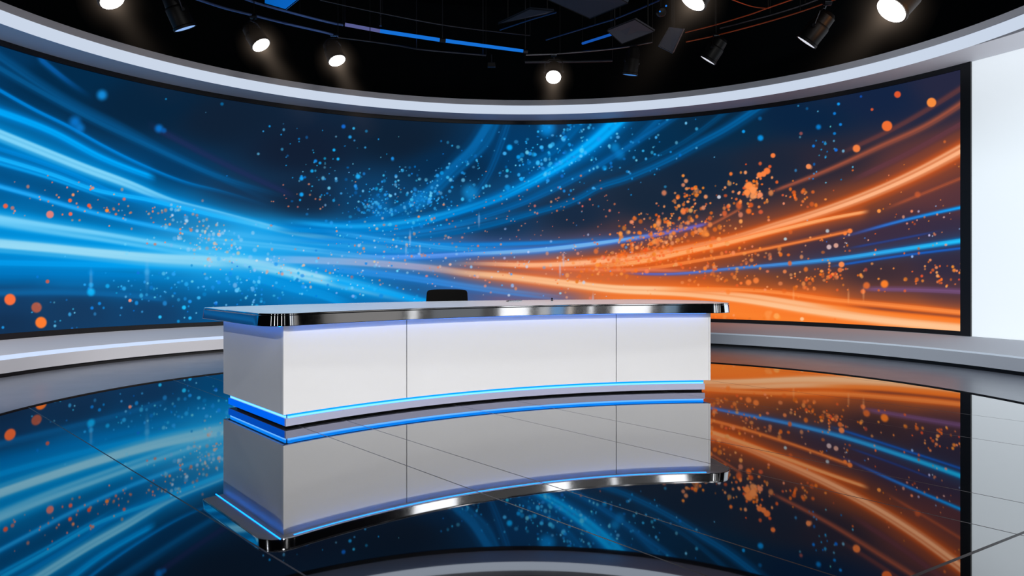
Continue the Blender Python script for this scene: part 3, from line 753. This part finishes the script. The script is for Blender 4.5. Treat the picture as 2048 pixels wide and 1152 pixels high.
tr = [trim(s_, rad[i - 1], rad[i]) for i, s_ in enumerate(sides)]
outl = []
for i in range(4):
    outl += list(tr[i])
    a, c, b_ = tr[i][-1], np.array(sides[i][-1]), tr[(i + 1) % 4][0]
    # circular-looking fillet: cubic with 0.55 handles
    for k in range(1, 16):
        t = k / 16; h1 = a + (c - a) * .55; h2 = b_ + (c - b_) * .55
        outl.append(a * (1 - t)**3 + 3 * h1 * t * (1 - t)**2 + 3 * h2 * t * t * (1 - t) + b_ * t**3)
outl = np.array(outl)
prof = [(-.012, Z_P1), (-.002, Z_P1 + .002), (0, Z_P1 + .006), (-.0095, Z_S1 - .020), (-.014, Z_S1 - .017), (-.014, Z_S1 - .013), (-.010, Z_S1 - .011), (-.011, Z_S1 - .004), (-.015, Z_S1)]
rows = [[Vector((*p_, z)) - desk_loc for p_ in offset(outl, d)] for d, z in prof]
nO = len(outl); vs = [v for r in rows for v in r]
fs = [(i * nO + k, i * nO + (k + 1) % nO, (i + 1) * nO + (k + 1) % nO, (i + 1) * nO + k) for i in range(len(rows) - 1) for k in range(nO)]
eb = MB(); eb.add(vs, fs); tag(eb.build('edge_band', 'chrome', desk, angle=28), 'mirror polished chrome edge band')
dpart('tabletop', *slab_mesh(offset(outl, -.015), Z_P1 + .0005, Z_S1 + .0003), 'white_top', angle=40)
# blue light under the overhang
ov = offset(body, 0.060)
strip(ov[1:nf - 1], 'under_light', Z_P1 - .0022, Z_P1 - .0002, 'led_under', .010)
strip([ov[(nf + 54) % len(ov)] + (ov[0] - ov[(nf + 54) % len(ov)]) * k / 8 for k in range(9)], 'under_light', Z_P1 - .0022, Z_P1 - .0002, 'led_under', .010)

# ------------------------------------------------------------------ chair behind the desk
cy = 9.15; cx_ = (893.5 - 1024) / FPX * cy
ch = thing('office_chair', (cx_, cy, 0), 'black office chair behind the white desk, only its backrest top showing', 'chair')
def lbox(c, s_, M=None): return MB().box(c, s_, M)
bkz = CAM - (579 - HZ) / FPX * cy
wtop = 82 / FPX * cy
rowsb = []
for z, w, d in [(bkz - .55, .44, .0), (bkz - .40, .52, -.015), (bkz - .20, .565, -.01), (bkz - .045, wtop * .99, .012), (bkz - .012, wtop * .955, .018), (bkz, wtop * .90, .022)]:
    r = []
    for k in range(15):
        t = -1 + 2 * k / 14; r.append(Vector((t * w / 2, 0.06 + d - 0.045 * (1 - t * t) * -1 - .02, z - .010 * (t ** 4) * (1 if z > bkz - .03 else 0))))
    rowsb.append(r)
vs = []; fs = []; nb = 15; mrow = len(rowsb)
for off_ in (-0.03, 0.03):
    for r in rowsb: vs += [v + Vector((0, off_, 0)) for v in r]
for s_ in (0, 1):
    o_ = s_ * nb * mrow
    for i in range(mrow - 1):
        for k in range(nb - 1): fs.append((o_ + i * nb + k, o_ + i * nb + k + 1, o_ + (i + 1) * nb + k + 1, o_ + (i + 1) * nb + k))
o_ = nb * mrow
for k in range(nb - 1):
    fs += [(k, k + 1, o_ + k + 1, o_ + k), ((mrow - 1) * nb + k, (mrow - 1) * nb + k + 1, o_ + (mrow - 1) * nb + k + 1, o_ + (mrow - 1) * nb + k)]
for i in range(mrow - 1):
    for e_ in (0, nb - 1): fs.append((i * nb + e_, (i + 1) * nb + e_, o_ + (i + 1) * nb + e_, o_ + i * nb + e_))
MB().add(vs, fs).build('backrest', 'black_fabric', ch, angle=50, bevel=.012)
MB().box((0, -.2, .47), (.50, .48, .09)).build('seat', 'black_fabric', ch, bevel=.03)
MB().tube([(0, .06, .44), (0, .12, .50), (0, .115, bkz - .42)], .022).build('back_stem', 'chair_plastic', ch)
MB().tube([(0, -.16, .10), (0, -.16, .43)], [.035, .028]).build('gas_column', 'steel', ch)
for s_ in (-1, 1):
    MB().tube([(s_ * .25, -.05, .47), (s_ * .30, -.08, .50), (s_ * .30, -.10, .66), (s_ * .30, -.30, .68)], .02).build('armrest', 'chair_plastic', ch)
for k in range(5):
    a = k * 2 * math.pi / 5 + .3
    lg = MB().tube([(0, -.16, .11), (.30 * math.cos(a), -.16 + .30 * math.sin(a), .075)], [.03, .018]).build('leg', 'chair_plastic', ch)
    MB().lathe([(.0, -.012), (.026, -.012), (.03, -.006), (.03, .006), (.026, .012), (.0, .012)], 16, False).move(Matrix.Translation((.30 * math.cos(a), -.16 + .30 * math.sin(a), .0305)) @ Matrix.Rotation(a, 4, 'Z') @ Matrix.Rotation(math.pi / 2, 4, 'Y')).build('castor', 'chair_plastic', lg)

# ------------------------------------------------------------------ small things on the desk
def top_pt(px, py):
    Y = (CAM - Z_S1) * FPX / (py - HZ); return Vector(((px - 1024) * Y / FPX, Y, Z_S1))
a = top_pt(1012, 603.2); b_ = top_pt(1044, 602.0)
d = (b_ - a); L = d.length; d.normalize()
pen = thing('pen', a, 'slim silver pen with black tip lying on the white desk top', 'pen')
up = Vector((0, 0, .0065))
MB().tube([up + d * (L * q_) for q_ in (.16, .3, .94, 1.0)], [.0062, .0065, .0065, .004]).build('barrel', 'steel', pen)
tag(MB().tube([up + d * (L * q_) for q_ in (0, .05, .16)], [.0015, .0045, .0064]).build('tip', 'black_gap', pen), 'black pen tip')
MB().tube([up + Vector((0, 0, .0078)) + d * (L * q_) for q_ in (.62, .93)], .0016, 6).build('clip', 'steel', pen)
c = top_pt(1104, 601.5)
mic = thing('desk_microphone', c, 'tiny black button microphone standing at back edge of white desk', 'microphone')
MB().lathe([(0, 0), (.016, 0), (.016, .005), (.008, .009), (.006, .020)], 20, False).build('stand', 'black_paint', mic)
MB().lathe([(.0055, .018), (.010, .022), (.0115, .028), (.009, .034), (.004, .037), (0, .0375)], 20, False).build('capsule', 'black_fabric', mic)

# ------------------------------------------------------------------ lighting rig
CEIL = 7.2
def rig(name, px_pts, r, mat, label, cat, group=None, rods=(), n=10):
    """pipe through (px,py,Y) points, hung from the ceiling by rods at the given point numbers"""
    P = [world(*q_) for q_ in px_pts]
    t = thing(name, P[0], label, cat, group or ('lighting rig pipes' if name != 'tube_light' else None))
    # smooth through points
    if len(P) > 2:
        Q = []
        for i in range(len(P) - 1):
            p0 = P[max(i - 1, 0)]; p1 = P[i]; p2 = P[i + 1]; p3 = P[min(i + 2, len(P) - 1)]
            for k in range(6):
                s_ = k / 6
                Q.append(0.5 * ((2 * p1) + (p2 - p0) * s_ + (2 * p0 - 5 * p1 + 4 * p2 - p3) * s_**2 + (3 * p1 - p0 - 3 * p2 + p3) * s_**3))
        Q.append(P[-1])
    else: Q = P
    local(t, MB().tube(Q, r, n)).build('pipe', mat, t)
    for i in rods:
        local(t, MB().tube([P[i], Vector((P[i].x, P[i].y, CEIL))], .006, 6)).build('drop_rod', 'black_paint', t)
    return t
# left curved double track
rig('lighting_track', [(360,-14,8.9),(405,2,9.2),(452,17,9.5),(508,31,9.8),(580,49,10.1),(650,65,10.3),(676,73,10.4)], .018, 'track_blue_sheen', 'curved grey lighting track at upper left, carrying two lit spotlights', 'lighting track', rods=(1, 3, 6))
rig('lighting_track', [(480,-6,9.9),(520,8,10.0),(600,30,10.2),(660,45,10.4),(686,50,10.5)], .018, 'track_blue_sheen', 'upper curved track running above the one with two spotlights', 'lighting track', rods=(2, 4))
rig('grid_pipe', [(676,75,10.4),(740,83,10.6),(800,92,10.8),(850,100,11.0),(972,111,11.2)], .012, 'dark_metal', 'thin dark pipe just below the blue tube light', 'pipe', rods=(1, 4))
rig('grid_pipe', [(640,0,10.0),(765,27,10.5),(900,52,10.8),(1060,71,11.2)], .010, 'dark_metal', 'thin dark pipe running above the blue tube light', 'pipe', rods=(1, 3))
tb = thing('tube_light', world(690, 49, 10.6), 'long glowing blue tube light hung beneath the studio ceiling', 'tube light')
tp_ = [world(690, 49, 10.6), world(760, 62, 10.75), world(880, 80, 11.0), world(1046, 102, 11.3)]
local(tb, MB().tube([tp_[0], tp_[1]], .028)).build('end_section', 'tube_soft', tb)['label'] = 'paler greyish end of the tube'
local(tb, MB().tube([tp_[1], tp_[2]], .030)).build('tube_section', 'tube_blue', tb)
local(tb, MB().tube([tp_[2] + (tp_[3] - tp_[2]) * .06, tp_[3]], [.030, .026])).build('tube_section', 'tube_blue', tb)
local(tb, MB().tube([tp_[2] - (tp_[3] - tp_[2]) * .005, tp_[2] + (tp_[3] - tp_[2]) * .065], .040)).build('joint_collar', 'black_paint', tb)
local(tb, MB().tube([tp_[3], tp_[3] + (tp_[3] - tp_[2]).normalized() * .08], .032)).build('end_cap', 'dark_metal', tb)
for q_ in (tp_[0], tp_[2] + (tp_[3] - tp_[2]) * .03, tp_[3] + (tp_[3] - tp_[2]).normalized() * .04):
    local(tb, MB().tube([q_, Vector((q_.x, q_.y, CEIL))], .010, 6)).build('drop_rod', 'dark_metal', tb)
for (xa, ya, yb, Y), lab in zip([(761, -20, 52, 10.6), (833, 42, 98, 10.9), (966, 60, 112, 11.2)], ['thick grey upright post left of the blue tube', 'thin grey upright post crossing the middle of the blue tube', 'thin grey upright post near the far end of the blue tube']):
    P0, P1 = world(xa, ya, Y + .06), world(xa, yb, Y + .06)
    t = thing('rig_post', P1, lab, 'post')
    local(t, MB().tube([P0, P1], .022 if xa == 761 else .010, 8)).build('post_tube', 'dark_metal', t)
    local(t, MB().tube([P0, Vector((P0.x, P0.y, CEIL))], .010, 6)).build('drop_rod', 'dark_metal', t)
# right-hand grid
rig('grid_beam', [(1052,110,11.0),(1120,107,10.95),(1230,97,10.7),(1305,84,10.4)], .014, 'pipe_metal', 'pale horizontal beam above the middle spotlight', 'pipe', rods=(1, 3))
rig('grid_beam', [(1050,124,11.5),(1140,123,11.45),(1225,121,11.3)], .024, 'dark_metal', 'dim broad beam just behind the middle spotlight', 'pipe', rods=(0, 2))
rig('grid_pipe', [(1092,80,10.6),(1190,50,9.9),(1240,34,9.4),(1330,-4,8.8)], .010, 'pipe_blue_sheen', 'diagonal pipe with blue light in its colour, leading up behind the grey flat panel', 'pipe', rods=(1, 2))
rig('tube_light', [(1165,87,10.9),(1222,69,10.4)], .020, 'tube_dim', 'short bright blue tube beside the grey flat panel', 'tube light', rods=(0, 1))
rig('grid_bar', [(1000,60,10.8),(1060,40,10.2),(1112,25,9.6)], .010, 'pipe_blue_sheen', 'diagonal bar with faint blue light in its colour, below the big dark ceiling panel', 'bar', rods=(1,))
rig('grid_pipe', [(1371,65,9.6),(1430,50,9.3),(1500,29,8.9),(1536,16,8.7),(1600,-6,8.4)], .008, 'pipe_orange_sheen', 'upper thin pipe with orange sheen painted in its colour, right of the tilted grey panel', 'pipe', rods=(1, 3))
rig('grid_pipe', [(1440,56,9.5),(1540,30,9.1),(1610,8,8.8),(1650,-8,8.6)], .014, 'dark_metal', 'grey brown pipe between the two orange lit pipes', 'pipe', rods=(1, 2))
rig('grid_pipe', [(1372,84,9.4),(1432,71,9.2),(1520,48,8.8),(1600,24,8.4),(1668,0,8.1),(1720,-20,7.9)], .008, 'pipe_orange_sheen', 'lower long pipe with orange sheen painted in its colour, carrying two dim spotlights', 'pipe', rods=(1, 3, 4))
rig('grid_bar', [(1440,-10,8.8),(1500,12,9.0),(1538,17,9.05)], .006, 'pipe_orange_sheen', 'short thin slanting bar joining the upper orange lit pipe', 'bar', rods=(0,))
rig('grid_pipe', [(1730,-12,7.5),(1850,-20,7.2),(1960,-60,7.0)], .014, 'black_paint', 'dark pipe above the big right spotlight', 'pipe', rods=(0, 2))
rig('grid_pipe', [(120,-34,7.7),(240,-30,7.8),(380,-12,8.3)], .014, 'black_paint', 'dark pipe above the two far left spotlights', 'pipe', rods=(0, 1))
rig('grid_pipe', [(1340,-22,7.2),(1440,-34,7.0)], .014, 'black_paint', 'dark pipe above the half hidden lit spotlight at top centre right', 'pipe', rods=(0, 1))

# flat panels (soft lights and flags)
def flat_panel(name, quad, Ys, th, mat, label, cat, rim=None, rods=True):
    P = [world(x, y, Y) for (x, y), Y in zip(quad, Ys)]
    cen = sum(P, Vector()) / 4
    nrm = (P[1] - P[0]).cross(P[3] - P[0]).normalized()
    if nrm.z > 0: nrm = -nrm
    t = thing(name, cen, label, cat)
    top_ = [p_ - nrm * th for p_ in P]
    local(t, MB().add(P + top_, [(0, 1, 2, 3), (7, 6, 5, 4), (0, 4, 5, 1), (1, 5, 6, 2), (2, 6, 7, 3), (3, 7, 4, 0)])).build('panel_body', mat, t, smooth=False, bevel=.006)
    fr2 = MB()
    for i in range(4): fr2.tube([P[i], P[(i + 1) % 4]], .006, 6)
    local(t, fr2).build('panel_rim', rim or 'black_paint', t)
    if rods:
        for i in (0, 2):
            q_ = P[i] * .7 + cen * .3 - nrm * th
            local(t, MB().tube([q_, Vector((q_.x, q_.y, CEIL))], .010, 6)).build('drop_rod', 'black_paint', t)
    return t
flat_panel('ceiling_panel', [(1088, -4), (1180, 37), (1256, 6), (1170, -40)], (8.2, 8.3, 7.6, 7.3), .06, 'panel_dark', 'large dark blue grey flat panel cut by the top of the picture', 'panel')
flat_panel('ceiling_panel', [(996, 48), (1092, 28), (1108, 22), (1060, 18)], (10.0, 9.6, 9.4, 9.5), .03, 'blue_dim' if 'blue_dim' in MATS else 'panel_dark', 'dim navy panel left of the large dark ceiling panel', 'panel')
flat_panel('soft_light', [(1214, 61), (1244, 88), (1309, 63), (1270, 39)], (8.9, 9.0, 8.6, 8.4), .03, 'panel_grey', 'grey flat soft light panel tilted toward the floor', 'soft light')
flat_panel('soft_light', [(1339, 54), (1317, 92), (1345, 106), (1367, 58)], (8.5, 8.8, 8.7, 8.3), .03, 'panel_grey', 'narrow grey soft light hanging steeply with a pale lower edge', 'soft light', rim='pipe_metal')
flat_panel('light_flag', [(529, -6), (529, 7), (571, 19), (600, -4)], (9.4, 9.4, 9.3, 9.2), .02, 'flag_blue_glow', 'flat flag with blue light put in as glow, cut by the top edge above left tracks', 'panel')
# small box under the thin pipe
P0 = world(983, 130, 11.2)
bx = thing('junction_box', P0, 'tiny dark box hanging beneath the thin pipe by the blue tube', 'box')
MB().box((0, 0, 0), (.13, .09, .07)).build('box_body', 'black_paint', bx, bevel=.008)
MB().tube([(0, 0, .03), (0, 0, .17)], .012, 8).build('hanger', 'dark_metal', bx)

# unlit lamp head, two blue glints put in as glowing caps
P0 = world(1322, 24, 8.6)
lh = thing('lamp_head', P0, 'small unlit black lamp head with two tiny blue glints made as glowing caps', 'lamp')
MB().lathe([(0, -.07), (.05, -.07), (.06, -.02), (.06, .05), (.045, .08), (0, .085)], 20, False).move(Matrix.Rotation(1.9, 4, 'X')).build('housing', 'black_paint', lh)
MB().tube([(0, .02, .03), (0, .02, .30)], .012, 8).build('hanging_bolt', 'dark_metal', lh)
for x_, z_ in ((-.03, -.022), (.048, .048)):
    MB().lathe([(0, -.006), (.011, -.006), (.011, .004), (.006, .008), (0, .009)], 12, False).move(Matrix.Translation((x_, -.075, z_)) @ Matrix.Rotation(math.pi / 2, 4, 'X')).build('blue_glint', 'tube_blue', lh)
local(lh, MB().tube([P0 + Vector((0, .02, .29)), Vector((P0.x, P0.y + .02, CEIL))], .006, 6)).build('drop_rod', 'black_paint', lh)

# spotlights
def spotlight(px, py, Y, dia_px, ratio, idir, lens, label, length=1.35, hang=None, power=0, haze=None, group='studio spotlights'):
    c = world(px, py, Y)
    v = (Vector((0, 0, CAM)) - c).normalized()
    r = Vector((0, 0, 1)).cross(v).normalized(); r = -r if r.x < 0 else r
    u_ = v.cross(r); u_ = -u_ if u_.z < 0 else u_
    il = math.hypot(*idir); dx, dy = idir[0] / il, idir[1] / il
    dirv = (v * ratio + (r * dx - u_ * dy) * math.sqrt(1 - ratio * ratio)).normalized()
    R = dia_px / 2 * c.length / FPX * 0.97
    t = thing('spotlight', c, label, 'spotlight', group)
    q_ = Vector((0, 0, 1)).rotation_difference(dirv).to_matrix().to_4x4()
    Lb = R * 2 * length
    can = MB().lathe([(R * .98, .004), (R * 1.10, .010), (R * 1.12, -.02), (R * 1.04, -.03), (R * 1.04, -Lb * .55), (R * .98, -Lb * .60), (R * .92, -Lb * .62), (R * .86, -Lb * .9), (R * .6, -Lb), (0, -Lb * 1.01)], 32, False)
    can.move(q_).build('housing', 'black_paint', t)
    ln = MB().lathe([(R * .98, 0.006), (R * .8, R * .02 + .006), (R * .45, R * .035 + .006), (0, R * .04 + .006)], 32, False)
    ln.move(q_).build('lens', lens, t)
    # yoke: U bracket turned to hang from above
    ax = dirv.cross(Vector((0, 0, 1)));  ax = ax.normalized() if ax.length > 1e-3 else Vector((1, 0, 0))
    piv = -dirv * Lb * .45
    hz = hang if hang else Vector((0, 0, R * 3.2)) + piv
    if hang: hz = hang - c
    topd = (hz - piv); toplen = max(topd.length, R * 2.2); ud = topd.normalized()
    arm = min(toplen * .72, R * 2.4)
    yk = []
    for s_ in (-1, 1): yk.append(piv + ax * s_ * R * 1.16)
    pts = [yk[0], yk[0] + ud * arm * .75, piv + ud * arm - ax * R * .6, piv + ud * arm + ax * R * .6, yk[1] + ud * arm * .75, yk[1]]
    MB().tube(pts, R * .07, 8).build('yoke', 'dark_metal', t)
    MB().tube([piv + ud * arm, hz], R * .10, 8).build('hanging_bolt', 'dark_metal', t)
    cl = MB().tube([hz - Vector((R * .35, 0, 0)), hz + Vector((R * .35, 0, 0))], R * .30, 12); cl.build('clamp', 'dark_metal', t)
    for s_ in (-1, 1): MB().tube([piv + ax * s_ * R * 1.12, piv + ax * s_ * R * 1.34], R * .17, 10).build('tilt_knob', 'dark_metal', t)
    if power:
        ld = bpy.data.lights.new('spot_lamp', 'SPOT'); ld.energy = power; ld.color = (1, .93, .84); ld.spot_size = math.radians(50); ld.spot_blend = .5; ld.shadow_soft_size = R * .8
        lo = bpy.data.objects.new('spot_lamp', ld); col.objects.link(lo); lo.parent = t
        lo.location = dirv * (R * .25 + .03); lo.rotation_euler = Vector((0, 0, -1)).rotation_difference(dirv).to_euler()
    if haze:
        beam, halo = haze
        mat = haze_mat('haze_%d' % len(MATS), (255, 226, 200), beam, halo, R * .7, .13, .32, R * .42)
        hm = MB().lathe([(.001, -R * 2.4), (R * 2.2, -R * 1.8), (R * 2.8, 0), (R * 2.6, R * 2.5), (R * 2.8, 1.3), (.001, 1.4)], 24, False)
        ho = hm.build('haze_glow', mat); ho.matrix_world = Matrix.Translation(c) @ q_
        tag(ho, 'faint warm glowing haze and lens bloom around and below the ' + label.split(',')[0], 'haze', 'haze beams', 'stuff')
    return t
HZ_B = (.50, 2.6)
spotlight(224, 1, 7.7, 38, .60, (.55, .83), 'lens_hot', 'brightly lit spotlight at the far upper left, cut by the top edge', hang=world(215, -31, 7.8), power=60, haze=(.22, 2.0))
spotlight(370, 56, 8.5, 34, .12, (.42, .90), 'lens_blue', 'dark side-on spotlight with pale blue lens, left of the curved track', 1.7, hang=world(340, -20, 8.15))
spotlight(522, 90, 9.7, 32, .56, (.57, .82), 'lens_hot', 'lit spotlight below the curved track, left one of its two', hang=world(507, 33, 9.8), power=60, haze=HZ_B)
spotlight(674, 121, 10.3, 31, .58, (.40, .90), 'lens_hot', 'lit spotlight at the right end of the curved track', hang=world(668, 72, 10.38), power=60, haze=HZ_B)
spotlight(1107, 154, 10.9, 29, .84, (-.05, 1), 'lens_hot', 'round lit spotlight hanging alone over the middle of the screen', hang=world(1108, 109, 10.95), power=60, haze=HZ_B)
spotlight(1386, 2, 7.2, 46, .50, (-.60, .80), 'lens_hot', 'half hidden lit spotlight at the top, above the tilted soft light', hang=world(1398, -28, 7.1), power=60, haze=(.2, 1.6))
spotlight(1416, 120, 9.2, 29, .10, (-.57, .82), 'lens_dim', 'small dim spotlight under the orange lit pipe, the left of its two', 1.5, hang=world(1432, 72, 9.2))
spotlight(1613, 84, 8.3, 35, .10, (-.64, .77), 'lens_dim', 'larger dim spotlight in a looped yoke under the orange lit pipe', 1.6, hang=world(1655, 5, 8.15))
spotlight(1783, 20, 7.3, 50, .58, (-.70, .71), 'lens_hot', 'big brightly lit spotlight at the upper right beside the cornice', hang=world(1822, -16, 7.3), power=60, haze=(.3, 1.8))
spotlight(1260, 149, 10.6, 26, .10, (-.15, 1), 'lens_line', 'narrow dark spotlight pointing straight down with thin blue lens line', 1.9, hang=world(1268, 92, 10.6))

# ------------------------------------------------------------------ studio lamps out of view, fills and accents added
def aim(o, tgt):
    o.rotation_euler = (Vector(tgt) - o.location).to_track_quat('-Z', 'Y').to_euler()
def area(name, loc, tgt, sx_, sy_, power, color=(1, 1, 1), spread=180):
    ld = bpy.data.lights.new(name, 'AREA'); ld.shape = 'RECTANGLE'; ld.size = sx_; ld.size_y = sy_; ld.energy = power; ld.color = color; ld.spread = math.radians(spread)
    o = bpy.data.objects.new(name, ld); col.objects.link(o); o.location = loc; aim(o, tgt); return o
def spot(name, loc, tgt, power, size, color=(1, 1, 1), r=.12, blend=.4):
    ld = bpy.data.lights.new(name, 'SPOT'); ld.energy = power; ld.spot_size = math.radians(size); ld.spot_blend = blend; ld.color = color; ld.shadow_soft_size = r
    o = bpy.data.objects.new(name, ld); col.objects.link(o); o.location = loc; aim(o, tgt); return o
spot('key_lamp', (4.2, -1.6, 6.4), (-.3, 6.8, .55), 3150, 36, (1, .985, .96), .10)
spot('top_fill', (.6, 6.2, 6.6), (-.2, 7.9, 1.0), 470, 60, (.96, .98, 1), .15)  # overhead spot added to brighten the tabletop
def chrome_glint(x, y, w_, lum, color=(1, 1, 1), h_=2.0, z=2.5):  # unseen area lights added to draw stripes and patches in the chrome
    area('chrome_glint', (x, y, z), (.4, 7.1, 1.0), w_, h_, lum * w_ * h_ * math.pi, color)
chrome_glint(6.77, 1.20, .34, 1.15)
chrome_glint(6.62, .86, .14, .42)
chrome_glint(6.55, .70, .15, .5, (.15, .5, 1))
chrome_glint(6.48, .56, .05, .7, (1, .85, .7))
chrome_glint(6.36, .32, .05, 1.1)
chrome_glint(6.05, -.10, .46, 1.15)
chrome_glint(5.72, -.46, .16, .30, (.5, .75, 1))
chrome_glint(7.0, 2.38, .10, .8)
chrome_glint(6.98, 2.95, .75, .16, (1, .95, .9))
chrome_glint(6.98, 1.85, .55, .10, (.8, .9, 1))
chrome_glint(6.4, 4.6, .10, 1.2)
for x_, y_, w_, l_ in ((-3.5, -3.0, .12, 1.3), (-1.6, -3.6, .10, 1.2), (1.2, -3.6, .16, 1.3), (3.2, -3.0, .08, 1.0), (-5.2, -1.2, .10, .9)):
    chrome_glint(x_, y_, w_, l_ * 3.5)
chrome_glint(7.5, .8, 4.6, .06, (1, .97, .94), 3.2)
for x_, y_, w_ in ((7.0, 2.55, .45), (6.7, 1.0, .28), (6.36, .32, .05), (5.87, -.3, .34)):
    chrome_glint(x_, y_, w_, 3.0, (1, 1, 1), 1.2, 6.0)
chrome_glint(7.5, .8, 4.6, .12, (1, .97, .94), 1.6, 6.2)
spot('plinth_fill', (-4.5, 1.0, 5.6), (-7.4, 9.6, .2), 4600, 44, (1, .98, .96), .2, .6)  # unseen spots added to brighten the plinth and floor border
spot('plinth_fill', (4.8, 1.0, 5.6), (7.2, 9.8, .2), 3200, 44, (.80, .92, 1), .2, .6)
area('front_fill', (2.5, -3.0, 5.0), (.5, 8, 1.5), 1.0, 1.0, 200)
spot('side_lamp', (-6.5, 1.2, 5.2), (-2.6, 6.4, .5), 480, 22, (.93, .96, 1), .12, .6)
spot('soffit_fill', (6.9, 5.8, 2.6), (7.05, 9.3, 4.64), 420, 44, (.9, .95, 1), .2, .9)  # spot added out of view to brighten the soffit on the right
spot('rig_tint_blue', (-3.5, 6.5, 3.2), (-2.2, 10.2, 5.6), 160, 40, (.15, .45, 1), .1, .8)  # added helper spot giving the left rig its blue light
spot('rig_tint_orange', (4.8, 6.0, 3.4), (3.4, 8.9, 5.6), 160, 40, (1, .4, .12), .1, .8)  # added helper spot giving the right rig its orange light

w = bpy.data.worlds.new('World'); scn.world = w; w.use_nodes = True
w.node_tree.nodes['Background'].inputs[0].default_value = (.0012, .0014, .0018, 1); w.node_tree.nodes['Background'].inputs[1].default_value = 1.0

# ------------------------------------------------------------------ camera
cd = bpy.data.cameras.new('camera'); cd.sensor_width = 36; cd.lens = 36 * FPX / 2048; cd.shift_y = -30 / 2048; cd.clip_end = 200
co = bpy.data.objects.new('camera', cd); col.objects.link(co); co.location = (0, 0, CAM); co.rotation_euler = (math.pi / 2, 0, 0)
scn.camera = co
